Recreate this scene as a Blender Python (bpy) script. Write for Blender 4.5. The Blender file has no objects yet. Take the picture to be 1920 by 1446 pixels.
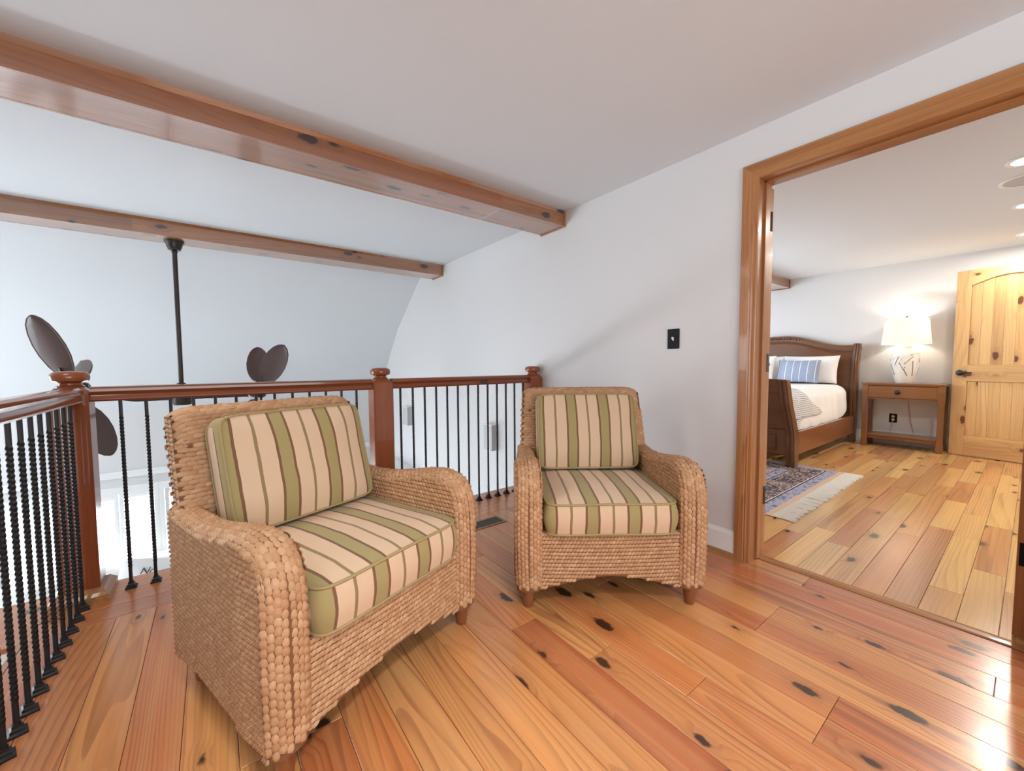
import bpy, bmesh, math, random
import numpy as np
from mathutils import Vector, Matrix, noise

random.seed(7)
SC = bpy.context.scene
COL = SC.collection
PI = math.pi

# ------------------------------------------------------------------ camera
def make_camera():
    f, yaw, pitch, roll = 741.906, 0.64689, -0.054038, -0.0066683
    C = (-2.27518, -2.13604, 1.07726)
    cy, sy = math.cos(yaw), math.sin(yaw)
    fw = Vector((sy*math.cos(pitch), cy*math.cos(pitch), math.sin(pitch)))
    r = Vector((cy, -sy, 0)); u = r.cross(fw)
    r2 = math.cos(roll)*r + math.sin(roll)*u
    u2 = -math.sin(roll)*r + math.cos(roll)*u
    cam = bpy.data.cameras.new('camera'); o = bpy.data.objects.new('camera', cam)
    COL.objects.link(o)
    cam.sensor_fit = 'HORIZONTAL'; cam.sensor_width = 36.0
    cam.lens = f/1920*36.0
    cam.clip_start = 0.03; cam.clip_end = 100
    m = Matrix(((r2.x, u2.x, -fw.x, C[0]), (r2.y, u2.y, -fw.y, C[1]), (r2.z, u2.z, -fw.z, C[2]), (0, 0, 0, 1)))
    o.matrix_world = m
    SC.camera = o
make_camera()

# ------------------------------------------------------------------ light, exposure
SC.view_settings.view_transform = 'Standard'
SC.view_settings.look = 'None'
SC.view_settings.gamma = 1.0
SC.view_settings.use_curve_mapping = False
SC.view_settings.exposure = 0.56
try:
    SC.cycles.use_denoising = True
    SC.cycles.max_bounces = 10
    SC.cycles.diffuse_bounces = 6
    SC.cycles.glossy_bounces = 4
    SC.cycles.sample_clamp_indirect = 6.0
    SC.cycles.caustics_reflective = False
    SC.cycles.caustics_refractive = False
except Exception:
    pass

def make_world():
    w = bpy.data.worlds.new('world'); SC.world = w; w.use_nodes = True
    nt = w.node_tree; nt.nodes.clear()
    out = nt.nodes.new('ShaderNodeOutputWorld'); bg = nt.nodes.new('ShaderNodeBackground')
    bg.inputs[0].default_value = (0.80, 0.90, 1.0, 1); bg.inputs[1].default_value = 2.5
    nt.links.new(bg.outputs[0], out.inputs[0])
make_world()

def area(name, loc, target, sx, sy, power, color=(1, 1, 1), spread=PI):
    L = bpy.data.lights.new(name, 'AREA'); L.shape = 'RECTANGLE'; L.size = sx; L.size_y = sy
    L.energy = power; L.color = color; L.spread = spread
    o = bpy.data.objects.new(name, L); COL.objects.link(o); o.location = loc
    d = Vector(target)-Vector(loc)
    o.rotation_euler = d.to_track_quat('-Z', 'Y').to_euler()
    return o
area('ceiling_lamp_loft', (-3.0, -0.25, 2.24), (-2.2, -1.0, 0), 0.7, 0.5, 8, (1.0, 0.96, 0.9), 2.3)
area('fill_front', (-1.95, -2.4, 2.25), (-1.9, -1.7, 0), 0.3, 0.3, 6.5, (1.0, 0.95, 0.88), 1.6)  # unseen fill added overhead to brighten the front of the floor
# daylight just outside the windows, plus two added fill lights
area('daylight_great_room', (-3.6, 5.35, -0.7), (-3.6, 0, -0.6), 4.6, 1.6, 830, (0.84, 0.92, 1.0))
area('fill_side', (-6.75, 3.0, 0.35), (0, 3.0, 0.3), 2.0, 2.6, 88, (0.86, 0.93, 1.0))  # added fill for the great room, no known window there
area('fill_loft_back', (-2.2, -4.65, 1.35), (-1.6, 0, 1.0), 3.0, 1.5, 28, (1.0, 0.98, 0.96))  # added fill from behind the camera, no known window there
area('daylight_bedroom', (2.7, 1.95, 1.35), (2.7, -1, 1.0), 1.8, 1.3, 52, (0.76, 0.88, 1.0))

# ------------------------------------------------------------------ node helpers
class NT:
    def __init__(s, name):
        s.m = bpy.data.materials.new(name); s.m.use_nodes = True
        s.t = s.m.node_tree; s.t.nodes.clear()
        s.out = s.n('ShaderNodeOutputMaterial'); s.b = s.n('ShaderNodeBsdfPrincipled')
        s.l(s.b.outputs[0], s.out.inputs[0])
    def n(s, typ, **kw):
        x = s.t.nodes.new(typ)
        for k, v in kw.items(): setattr(x, k, v)
        return x
    def l(s, a, b): s.t.links.new(a, b)
    def inp(s, sock, v):
        if hasattr(v, 'is_output'): s.l(v, sock)
        elif isinstance(v, (tuple, list)) and len(v) == 3 and sock.type == 'RGBA': sock.default_value = (*v, 1)
        else: sock.default_value = v
    def math(s, op, a, b=None, c=None, clamp=False):
        x = s.n('ShaderNodeMath', operation=op); x.use_clamp = clamp
        s.inp(x.inputs[0], a)
        if b is not None: s.inp(x.inputs[1], b)
        if c is not None: s.inp(x.inputs[2], c)
        return x.outputs[0]
    def vmath(s, op, a, b=None):
        x = s.n('ShaderNodeVectorMath', operation=op)
        s.inp(x.inputs[0], a)
        if b is not None: s.inp(x.inputs[1], b)
        return x.outputs[0]
    def noise(s, vec, scale, detail=2, rough=0.5, dist=0.0):
        x = s.n('ShaderNodeTexNoise'); s.l(vec, x.inputs['Vector'])
        x.inputs['Scale'].default_value = scale; x.inputs['Detail'].default_value = detail
        x.inputs['Roughness'].default_value = rough; x.inputs['Distortion'].default_value = dist
        return x.outputs['Fac']
    def ramp(s, fac, stops, interp='LINEAR'):
        x = s.n('ShaderNodeValToRGB'); s.inp(x.inputs[0], fac); e = x.color_ramp; e.interpolation = interp
        while len(e.elements) < len(stops): e.elements.new(0.5)
        for k, (p, c) in enumerate(stops):
            e.elements[k].position = p
            e.elements[k].color = (*c, 1) if isinstance(c, (tuple, list)) else (c, c, c, 1)
        return x.outputs[0]
    def mix(s, fac, a, b, blend='MIX'):
        x = s.n('ShaderNodeMix', data_type='RGBA', blend_type=blend)
        s.inp(x.inputs[0], fac); s.inp(x.inputs[6], a); s.inp(x.inputs[7], b)
        return x.outputs[2]
    def smooth(s, v, a, b):
        x = s.n('ShaderNodeMapRange', interpolation_type='SMOOTHSTEP')
        s.inp(x.inputs[0], v); x.inputs[1].default_value = a; x.inputs[2].default_value = b
        return x.outputs[0]
    def bump(s, h, strength, dist=0.01):
        x = s.n('ShaderNodeBump'); x.inputs['Strength'].default_value = strength; x.inputs['Distance'].default_value = dist
        s.l(h, x.inputs['Height']); s.l(x.outputs[0], s.b.inputs['Normal'])
    def set(s, **kw):
        for k, v in kw.items():
            s.inp(s.b.inputs[k.replace('_', ' ')], v)
        return s
    def obj(s): return s.n('ShaderNodeTexCoord').outputs['Object']

def plain(name, col, rough=0.5, **kw):
    t = NT(name); t.set(Base_Color=col, Roughness=rough, **kw); return t.m

def paint(name, col, rough=0.6, bump=0.05):
    t = NT(name); v = t.obj()
    n = t.noise(v, 1.3, 3)
    c = t.mix(n, tuple(x*0.975 for x in col), col)
    t.set(Base_Color=c, Roughness=rough)
    t.bump(t.noise(v, 160, 2), bump, 0.002)
    return t.m

def wood(name, tints, axis='y', dark=(0.06, 0.025, 0.012), grain=0.45, rings=9.0, knots=0.5, rough=0.28, coat=0.5,
         cross=8.0, streak=0.5, bump=0.06, perobj=True, along=0.9, coat_rough=0.06, ior=1.5, straight=60.0, bright=(0.79, 0.45, 0.18), spec=0.3, kal=3.6, bigdark=0.28, coat_ior=1.5):
    t = NT(name); v = t.obj()
    if perobj:
        oi = t.n('ShaderNodeObjectInfo').outputs['Random']
    else:
        x = t.n('ShaderNodeValue'); x.outputs[0].default_value = 0.37; oi = x.outputs[0]
    cv = t.n('ShaderNodeCombineXYZ')
    t.l(t.math('MULTIPLY', oi, 37.0), cv.inputs[0]); t.l(t.math('MULTIPLY', oi, 91.0), cv.inputs[1]); t.l(t.math('MULTIPLY', oi, 53.0), cv.inputs[2])
    p = t.vmath('ADD', v, cv.outputs[0])
    sc = {'x': (along, cross, cross), 'y': (cross, along, cross), 'z': (cross, cross, along)}[axis]
    fib = {'x': (2.0, 110, 110), 'y': (110, 2.0, 110), 'z': (110, 110, 2.0)}[axis]
    n1 = t.noise(t.vmath('MULTIPLY', p, sc), 1.0, 1.0, 0.4, 0.0)
    # knots
    sp = t.n('ShaderNodeSeparateXYZ'); t.l(p, sp.inputs[0])
    al = sp.outputs['xyz'.index(axis)]
    cr = {'x': t.math('ADD', sp.outputs[1], sp.outputs[2]), 'y': t.math('ADD', sp.outputs[0], sp.outputs[2]), 'z': t.math('ADD', sp.outputs[0], sp.outputs[1])}[axis]
    k2 = t.n('ShaderNodeCombineXYZ'); t.l(t.math('MULTIPLY', cr, 7.5), k2.inputs[0]); t.l(t.math('MULTIPLY', al, kal), k2.inputs[1])
    vo = t.n('ShaderNodeTexVoronoi'); vo.voronoi_dimensions = '2D'; vo.feature = 'F1'; vo.inputs['Scale'].default_value = 1.0; t.l(k2.outputs[0], vo.inputs['Vector'])
    sep = t.n('ShaderNodeSeparateColor'); t.l(vo.outputs['Color'], sep.inputs[0])
    gate = t.smooth(sep.outputs[0], 1-knots*0.5, 1-knots*0.5+0.02)
    wob = t.math('ADD', vo.outputs['Distance'], t.math('MULTIPLY', t.math('SUBTRACT', t.noise(p, 40, 2), 0.5), 0.14))
    ksize = t.math('MULTIPLY_ADD', sep.outputs[1], 0.13, 0.04)
    kd = t.math('SUBTRACT', wob, ksize)
    kmask = t.math('MULTIPLY', gate, t.math('SUBTRACT', 1.0, t.smooth(kd, -0.03, 0.04)))
    khalo = t.math('MULTIPLY', gate, t.math('SUBTRACT', 1.0, t.smooth(kd, 0.0, 0.30)))
    stf = t.math('FRACT', t.math('MULTIPLY', oi, 7.31)) if perobj else 0.5
    lines = t.math('MULTIPLY', cr, t.math('MULTIPLY_ADD', stf, straight, straight*0.12))
    ringf = t.math('ADD', t.math('MULTIPLY_ADD', n1, rings, t.math('MULTIPLY', khalo, 1.2)), lines)
    fr = t.math('FRACT', ringf)
    g = t.ramp(fr, [(0.0, 0.0), (0.55, 0.18), (0.86, 1.0), (0.97, 0.85), (1.0, 0.0)])
    g = t.math('MULTIPLY', g, t.math('MULTIPLY_ADD', t.smooth(t.noise(t.vmath('MULTIPLY', p, tuple(x*1.3 for x in sc)), 1.0, 2.0), 0.3, 0.7), 0.85, 0.25))
    fine = t.noise(t.vmath('MULTIPLY', p, fib), 1.0, 2.0)
    tint = t.ramp(oi, tints)
    yl = t.noise(t.vmath('MULTIPLY', p, tuple(x*3.2 if x > along else x*0.55 for x in sc)), 1.0, 1.5)
    tint = t.mix(t.math('MULTIPLY', t.smooth(yl, 0.42, 0.66), 0.45), tint, t.mix(0.55, tint, tuple(bright)))
    big = t.noise(t.vmath('MULTIPLY', p, tuple(x*0.5 for x in sc)), 1.0, 2.0)
    tint = t.mix(t.smooth(big, 0.35, 0.7), tint, t.mix(bigdark, tint, tuple(dark)))
    gm = t.math('MULTIPLY', g, grain)
    c = t.mix(gm, tint, t.mix(0.72, tint, (0.22, 0.06, 0.018)))
    c = t.mix(t.math('MULTIPLY', t.smooth(fine, 0.35, 0.75), 0.22), c, t.mix(0.5, c, dark))
    st = t.noise(t.vmath('MULTIPLY', p, tuple(x*1.9 if x > along else x*0.7 for x in sc)), 1.0, 2.5)
    c = t.mix(t.math('MULTIPLY', t.smooth(st, 0.62, 0.72), streak), c, t.mix(0.6, c, (0.11, 0.032, 0.025)))
    c = t.mix(t.math('MULTIPLY', khalo, 0.35), c, t.mix(0.6, c, (0.16, 0.05, 0.02)))
    c = t.mix(kmask, c, dark)
    t.set(Base_Color=c, Roughness=rough)
    t.b.inputs['Coat Weight'].default_value = coat; t.b.inputs['Coat IOR'].default_value = coat_ior; t.b.inputs['Coat Roughness'].default_value = coat_rough
    t.b.inputs['IOR'].default_value = ior; t.b.inputs['Specular IOR Level'].default_value = spec
    h = t.math('ADD', t.math('MULTIPLY', t.noise(p, 6.0, 1), 0.6), t.math('MULTIPLY', fine, 0.12))
    t.bump(h, bump, 0.02)
    return t.m

FLOOR_TINTS = [(0.0, (0.71, 0.295, 0.098)), (0.2, (0.75, 0.345, 0.122)), (0.4, (0.60, 0.185, 0.064)), (0.6, (0.73, 0.275, 0.09)), (0.8, (0.50, 0.135, 0.052)), (1.0, (0.77, 0.39, 0.148))]
BED_TINTS = [(0.0, (0.76, 0.43, 0.14)), (0.2, (0.80, 0.50, 0.19)), (0.4, (0.66, 0.31, 0.11)), (0.6, (0.78, 0.47, 0.19)), (0.8, (0.60, 0.25, 0.10)), (1.0, (0.74, 0.40, 0.14))]
M = {}
M['plank'] = wood('heart_pine_plank', FLOOR_TINTS, 'y', rings=11, grain=0.68, knots=0.62, cross=7.5, along=0.7, streak=0.75, rough=0.28, coat=0.6, coat_rough=0.17, bump=0.05, straight=80, bigdark=0.14)
M['plank_bed'] = wood('honey_pine_plank', BED_TINTS, 'y', rings=6, grain=0.5, knots=0.3, cross=7.0, along=0.6, streak=0.6, rough=0.26, coat=0.6, coat_rough=0.16, bump=0.06, straight=80)
M['beam'] = wood('beam_pine', [(0, (0.36, 0.135, 0.045)), (0.5, (0.42, 0.17, 0.058)), (1, (0.33, 0.115, 0.038))], 'x', rings=12, grain=0.85, knots=0.62, cross=8.5, along=0.5, streak=0.7, rough=0.3, coat=1.0, coat_rough=0.10, bump=0.012, spec=0.5, coat_ior=1.9, dark=(0.03, 0.012, 0.01), bright=(0.5, 0.22, 0.075))
M['rail'] = wood('red_varnished_pine', [(0, (0.24, 0.058, 0.018)), (1, (0.28, 0.07, 0.022))], 'x', rings=10, grain=0.5, knots=0.05, cross=11, rough=0.2, coat=0.5, coat_rough=0.05, streak=0.3, bright=(0.36, 0.11, 0.035))
M['rail_y'] = wood('red_varnished_pine_side', [(0, (0.25, 0.066, 0.022)), (1, (0.28, 0.075, 0.024))], 'y', rings=10, grain=0.5, knots=0.05, cross=11, rough=0.2, coat=0.6, coat_rough=0.05, streak=0.3, bright=(0.36, 0.11, 0.035))
M['newel'] = wood('newel_pine', [(0, (0.25, 0.062, 0.02)), (1, (0.29, 0.075, 0.022))], 'z', rings=14, grain=0.75, knots=0.0, cross=6.5, along=0.9, rough=0.25, coat=0.45, coat_rough=0.06, streak=0.2, dark=(0.1, 0.03, 0.012), bright=(0.36, 0.11, 0.035))
M['oak'] = wood('casing_pine', [(0, (0.40, 0.17, 0.062)), (1, (0.45, 0.20, 0.075))], 'z', rings=10, grain=0.5, knots=0.0, cross=14, along=0.6, rough=0.3, coat=0.25, streak=0.3)
M['oak_y'] = wood('casing_pine_head', [(0, (0.40, 0.17, 0.062)), (1, (0.45, 0.20, 0.075))], 'y', rings=10, grain=0.45, knots=0.0, cross=14, along=0.6, rough=0.3, coat=0.25, streak=0.3)
M['trimwood'] = wood('shoe_mould_pine', [(0, (0.42, 0.20, 0.08)), (1, (0.46, 0.23, 0.09))], 'y', rings=6, grain=0.3, knots=0.0, cross=14, rough=0.3, coat=0.5)
M['knotty'] = wood('knotty_pine', [(0, (0.66, 0.42, 0.19)), (0.5, (0.72, 0.48, 0.22)), (1, (0.63, 0.38, 0.165))], 'z', rings=6, grain=0.32, knots=0.6, cross=6, along=0.8, rough=0.35, coat=0.35, streak=0.15, dark=(0.14, 0.055, 0.025))
M['knotty_y'] = wood('knotty_pine_rail', [(0, (0.68, 0.44, 0.20)), (1, (0.72, 0.47, 0.21))], 'y', rings=6, grain=0.32, knots=0.45, cross=7, along=0.8, rough=0.35, coat=0.35, streak=0.15, dark=(0.14, 0.055, 0.025))
M['bedwood'] = wood('bed_walnut', [(0, (0.16, 0.068, 0.03)), (1, (0.185, 0.08, 0.035))], 'y', rings=5, grain=0.3, knots=0.0, cross=8, rough=0.35, coat=0.5, streak=0.25, bright=(0.2,0.09,0.04))
M['bedrail'] = wood('bed_side_wood', [(0, (0.25, 0.095, 0.034)), (1, (0.25, 0.095, 0.034))], 'x', rings=5, grain=0.3, knots=0.0, cross=8, rough=0.32, coat=0.6, streak=0.25, bright=(0.3,0.125,0.045))
M['nswood'] = wood('nightstand_wood', [(0, (0.23, 0.10, 0.036)), (1, (0.23, 0.10, 0.036))], 'y', rings=5, grain=0.3, knots=0.0, cross=9, rough=0.32, coat=0.5, streak=0.25, perobj=False, bright=(0.28,0.13,0.05))
M['legwood'] = wood('chair_leg_wood', [(0, (0.27, 0.095, 0.035)), (1, (0.27, 0.095, 0.035))], 'z', rings=5, grain=0.25, knots=0.0, cross=20, rough=0.35, coat=0.3, bright=(0.3,0.12,0.045))
M['wall'] = paint('wall_paint', (0.69, 0.682, 0.676), 0.7)
M['ceil'] = paint('ceiling_paint', (0.69, 0.706, 0.716), 0.8)
M['white'] = paint('white_gloss_paint', (0.84, 0.84, 0.83), 0.35, 0.01)
M['iron'] = plain('black_iron', (0.012, 0.011, 0.012), 0.42, Metallic=0.3)
M['bronze'] = plain('dark_bronze', (0.045, 0.038, 0.032), 0.38, Metallic=0.6)
M['blade'] = wood('fan_blade_wood', [(0, (0.105, 0.075, 0.07)), (1, (0.115, 0.08, 0.075))], 'z', rings=4, grain=0.2, knots=0, cross=12, rough=0.5, coat=0.12, streak=0.1, bright=(0.12, 0.085, 0.08))
M['black'] = plain('black_plate', (0.004, 0.004, 0.005), 0.5, Specular_IOR_Level=0.2)
M['bright_metal'] = plain('bright_metal', (0.7, 0.7, 0.7), 0.25, Metallic=0.8)
M['hinge'] = plain('hinge_metal', (0.10, 0.085, 0.07), 0.35, Metallic=0.8)
M['vent'] = plain('vent_metal', (0.30, 0.245, 0.175), 0.45, Metallic=0.3)
M['vent_slat'] = plain('vent_slat_metal', (0.17, 0.14, 0.10), 0.45, Metallic=0.4)
M['duct_shade'] = plain('vent_duct_shade', (0.01, 0.008, 0.007), 0.9)  # near-black colour for shade inside the vent
M['grey'] = plain('grey_box', (0.50, 0.50, 0.49), 0.6)
M['ivory'] = plain('ivory_plastic', (0.7, 0.55, 0.42), 0.4)
M['cord'] = plain('lamp_cord', (0.55, 0.36, 0.22), 0.5)
M['linen'] = paint('white_linen', (0.83, 0.82, 0.80), 0.85, 0.15)
M['ceramic'] = plain('lamp_ceramic', (0.78, 0.75, 0.68), 0.35)
M['groove'] = plain('lamp_groove', (0.16, 0.145, 0.13), 0.6)
M['sofa'] = paint('sofa_cloth', (0.80, 0.78, 0.74), 0.9)
M['ink'] = plain('pillow_ink', (0.06, 0.06, 0.07), 0.8)
M['greyink'] = plain('pillow_print', (0.12, 0.14, 0.18), 0.8)

def mat_weave():
    t = NT('seagrass_strand')
    g = t.n('ShaderNodeNewGeometry'); r = g.outputs['Random Per Island']
    c = t.ramp(r, [(0, (0.45, 0.24, 0.12)), (0.35, (0.50, 0.275, 0.14)), (0.7, (0.54, 0.31, 0.165)), (0.93, (0.60, 0.37, 0.21)), (1, (0.50, 0.30, 0.16))])
    v = t.obj(); f = t.noise(v, 260, 2)
    c = t.mix(t.math('MULTIPLY', t.smooth(f, 0.35, 0.7), 0.25), c, t.mix(0.5, c, (0.18, 0.08, 0.03)))
    t.set(Base_Color=c, Roughness=0.55); t.b.inputs['Specular IOR Level'].default_value = 0.35
    t.bump(f, 0.3, 0.002)
    return t.m
M['weave'] = mat_weave()
M['weave_base'] = plain('seagrass_gap_shade', (0.19, 0.085, 0.036), 0.85)  # shade between the strands, put into the base colour

def mat_stripe():
    t = NT('striped_cushion'); v = t.obj()
    s = t.n('ShaderNodeSeparateXYZ'); t.l(v, s.inputs[0])
    w = t.math('MULTIPLY', t.math('SUBTRACT', t.noise(v, 7.0, 2), 0.5), 0.012)
    x = t.math('ADD', s.outputs[0], w)
    gn = t.n('ShaderNodeNewGeometry'); vt = t.n('ShaderNodeVectorTransform', vector_type='NORMAL', convert_from='WORLD', convert_to='OBJECT')
    t.l(gn.outputs['Normal'], vt.inputs[0]); s2 = t.n('ShaderNodeSeparateXYZ'); t.l(vt.outputs[0], s2.inputs[0])
    side = t.math('GREATER_THAN', t.math('ABSOLUTE', s2.outputs[0]), 0.975)
    x = t.math('ADD', t.math('MULTIPLY', x, t.math('SUBTRACT', 1.0, side)), t.math('MULTIPLY', t.math('ADD', s.outputs[2], 0.038), side))
    ph = t.math('FRACT', t.math('ADD', t.math('DIVIDE', x, 0.181), 10.5))
    d = t.math('MULTIPLY', t.math('ABSOLUTE', t.math('SUBTRACT', ph, 0.0)), 1.0)
    cream = (0.67, 0.475, 0.315); green = (0.36, 0.285, 0.115); brown = (0.185, 0.085, 0.038); olive = (0.27, 0.185, 0.085)
    c = t.ramp(d, [(0, green), (0.122, brown), (0.172, cream), (0.472, olive), (0.528, cream), (0.828, brown), (0.878, green)], 'CONSTANT')
    n = t.noise(v, 420, 1)
    c = t.mix(t.math('MULTIPLY', n, 0.16), c, t.mix(0.5, c, (0.2, 0.12, 0.07)))
    t.set(Base_Color=c, Roughness=0.85)
    t.b.inputs['Sheen Weight'].default_value = 0.15
    t.bump(t.math('ADD', t.math('MULTIPLY', t.noise(v, 500, 1), 0.1), t.noise(v, 6, 2)), 0.25, 0.012)
    return t.m
M['stripe'] = mat_stripe()
M['piping'] = plain('cushion_piping', (0.36, 0.27, 0.125), 0.8)

# ------------------------------------------------------------------ mesh helpers
class MB:
    def __init__(s): s.v = []; s.f = []
    def add(s, vs, fs):
        b = len(s.v); s.v += [tuple(x) for x in vs]; s.f += [tuple(i+b for i in q) for q in fs]; return s
    def box(s, x0, x1, y0, y1, z0, z1):
        vs = [(x0, y0, z0), (x1, y0, z0), (x1, y1, z0), (x0, y1, z0), (x0, y0, z1), (x1, y0, z1), (x1, y1, z1), (x0, y1, z1)]
        return s.add(vs, [(0, 3, 2, 1), (4, 5, 6, 7), (0, 1, 5, 4), (1, 2, 6, 5), (2, 3, 7, 6), (3, 0, 4, 7)])
    def prism(s, poly, axis, a, b):
        """poly: 2-D points (counter-clockwise in the remaining two axes in order), extruded along axis from a to b"""
        def P(q, h):
            if axis == 'x': return (h, q[0], q[1])
            if axis == 'y': return (q[0], h, q[1])
            return (q[0], q[1], h)
        n = len(poly); vs = [P(q, a) for q in poly]+[P(q, b) for q in poly]
        fs = [tuple(range(n))[::-1], tuple(range(n, 2*n))]+[(i, (i+1) % n, n+(i+1) % n, n+i) for i in range(n)]
        return s.add(vs, fs)
    def lathe(s, prof, n=24, c=(0, 0, 0), cap=True):
        vs = []; fs = []; m = len(prof)
        for r, z in prof:
            for k in range(n):
                a = 2*PI*k/n; vs.append((c[0]+r*math.cos(a), c[1]+r*math.sin(a), c[2]+z))
        for j in range(m-1):
            for k in range(n):
                k2 = (k+1) % n; fs.append((j*n+k, j*n+k2, (j+1)*n+k2, (j+1)*n+k))
        if cap: fs += [tuple(range(n))[::-1], tuple(range((m-1)*n, m*n))]
        return s.add(vs, fs)
    def tube(s, path, r, n=8, closed=False):
        pts = [Vector(p) for p in path]; m = len(pts); vs = []; fs = []
        rr = r if isinstance(r, (list, tuple)) else [r]*m
        up = None
        for i, p in enumerate(pts):
            if closed: t = pts[(i+1) % m]-pts[i-1]
            else: t = pts[min(i+1, m-1)]-pts[max(i-1, 0)]
            t.normalize()
            if up is None:
                up = t.orthogonal().normalized()
            else:
                up = (up-t*up.dot(t)).normalized()
            bi = t.cross(up)
            for k in range(n):
                a = 2*PI*k/n; vs.append(p+(up*math.cos(a)+bi*math.sin(a))*rr[i])
        for i in range(m if closed else m-1):
            j = (i+1) % m
            for k in range(n):
                k2 = (k+1) % n; fs.append((i*n+k, i*n+k2, j*n+k2, j*n+k))
        if not closed: fs += [tuple(range(n))[::-1], tuple(range((m-1)*n, m*n))]
        return s.add(vs, fs)
    def grid(s, rows, closed_u=False):
        """rows: list of equal-length point rows"""
        n = len(rows[0]); vs = [p for r in rows for p in r]; fs = []
        for j in range(len(rows)-1):
            for i in range(n if closed_u else n-1):
                i2 = (i+1) % n; fs.append((j*n+i, j*n+i2, (j+1)*n+i2, (j+1)*n+i))
        return s.add(vs, fs)
    def mesh(s, name, mat, smooth=True, bevel=0.0, angle=35, seg=2, solid=0.0, weld=False):
        me = bpy.data.meshes.new(name); me.from_pydata(s.v, [], s.f); me.update()
        bm = bmesh.new(); bm.from_mesh(me)
        if weld: bmesh.ops.remove_doubles(bm, verts=bm.verts, dist=1e-5)
        bmesh.ops.recalc_face_normals(bm, faces=bm.faces)
        if bevel > 0:
            es = [e for e in bm.edges if len(e.link_faces) == 2 and e.calc_face_angle(0) > math.radians(40)]
            bmesh.ops.bevel(bm, geom=es, offset=bevel, segments=seg, affect='EDGES', profile=0.5, clamp_overlap=True)
        wn = None
        if bevel > 0 and smooth:
            bm.normal_update(); bm.verts.index_update(); wn = []
            for v in bm.verts:
                n = Vector((0, 0, 0))
                for f in v.link_faces: n += f.normal*f.calc_area()
                wn.append(n.normalized() if n.length > 1e-12 else Vector((0, 0, 1)))
        bm.to_mesh(me); bm.free()
        me.materials.append(mat)
        if smooth:
            me.polygons.foreach_set('use_smooth', [True]*len(me.polygons))
            if wn: me.normals_split_custom_set_from_vertices(wn)
            else: me.set_sharp_from_angle(angle=math.radians(angle))
        return me
    def build(s, name, mat, parent=None, loc=(0, 0, 0), rot=(0, 0, 0), **kw):
        return link(name, s.mesh(name, mat, **kw), parent, loc, rot)

def link(name, me, parent=None, loc=(0, 0, 0), rot=(0, 0, 0)):
    o = bpy.data.objects.new(name, me); COL.objects.link(o)
    o.location = loc; o.rotation_euler = rot
    if parent: o.parent = parent
    return o
def tag(o, label=None, cat=None, group=None, kind=None):
    if label: o['label'] = label
    if cat: o['category'] = cat
    if group: o['group'] = group
    if kind: o['kind'] = kind
    return o
def thing(name, label, cat, loc=(0, 0, 0), rz=0, group=None):
    o = bpy.data.objects.new(name, None); COL.objects.link(o)
    o.location = loc; o.rotation_euler = (0, 0, rz); o.empty_display_size = 0.1
    return tag(o, label, cat, group)
def copy_tree(o, parent=None):
    c = o.copy(); COL.objects.link(c)
    if parent: c.parent = parent
    for ch in [x for x in o.children]: copy_tree(ch, c)
    return c
def structure(name, mb, mat, parent=None, **kw):
    o = mb.build(name, mat, parent, **kw)
    o['kind'] = 'structure'
    return o
def box(*a): return MB().box(*a)
def lerp(a, b, t): return a+(b-a)*t
def interp(x, xs, ys):
    return float(np.interp(x, xs, ys))

# ------------------------------------------------------------------ setting: walls
ZG = -2.30          # floor of the great room below
CZ = 2.28           # loft ceiling
YF = 4.66           # far wall of the great room
XL = -6.6           # left wall
YB = -4.5           # wall behind the camera
DY0, DY1 = -1.245, -2.158   # double-door opening
DH = 2.022
PROF = [(YB, CZ), (2.60, CZ), (2.86, 2.262), (2.98, 2.20), (3.35, 1.915), (3.78, 1.60), (4.07, 1.285), (YF, 0.55)]

w = MB()
w.box(0.0, 0.14, DY0, 5.0, ZG, 2.45)
w.box(0.0, 0.14, YB-0.1, DY1, ZG, 2.45)
w.box(0.0, 0.14, DY1, DY0, DH, 2.45)
w.box(0.0, 0.14, DY1, DY0, ZG, -0.02)
structure('wall_right', w, M['wall'], smooth=False)
# ceiling with the sloped far side, as a 4 cm shell
top = [(XL, y, z) for y, z in PROF]; bot = [(0.0, y, z) for y, z in PROF]
def ceiling():
    mb = MB(); n = len(PROF)
    off = [(y, z+0.12) for y, z in PROF]
    poly = [(y, z) for y, z in PROF]+[(YF+0.14, 0.55), (YF+0.14, 0.9)]+[(y, z+0.14) for y, z in PROF[-2:0:-1]]+[(YB, CZ+0.14)]
    mb.prism(poly, 'x', XL-0.1, 0.0)
    return structure('ceiling', mb, M['ceil'], smooth=True, angle=14)
ceiling()
# far wall with the window band
WZ0, WZ1 = -1.42, -0.50
WX = [(-5.75, -4.33), (-4.27, -2.92), (-2.86, -1.50)]
w = MB()
w.box(XL, 0.0, YF, YF+0.14, WZ1, 0.56)
w.box(XL, 0.0, YF, YF+0.14, ZG, WZ0)
xs = [XL]+[c for q in WX for c in q]+[0.0]
for i in range(0, len(xs), 2): w.box(xs[i], xs[i+1], YF, YF+0.14, WZ0, WZ1)
structure('wall_far', w, M['wall'], smooth=False)
# left wall with a big unseen opening, added for the side fill
w = MB()
w.box(XL-0.14, XL, YB, YF+0.14, ZG, -0.95); w.box(XL-0.14, XL, YB, YF+0.14, 1.65, 2.45)
w.box(XL-0.14, XL, YB, 2.0, -0.95, 1.65); w.box(XL-0.14, XL, 4.0, YF+0.14, -0.95, 1.65)
structure('wall_left', w, M['wall'], smooth=False)
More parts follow.
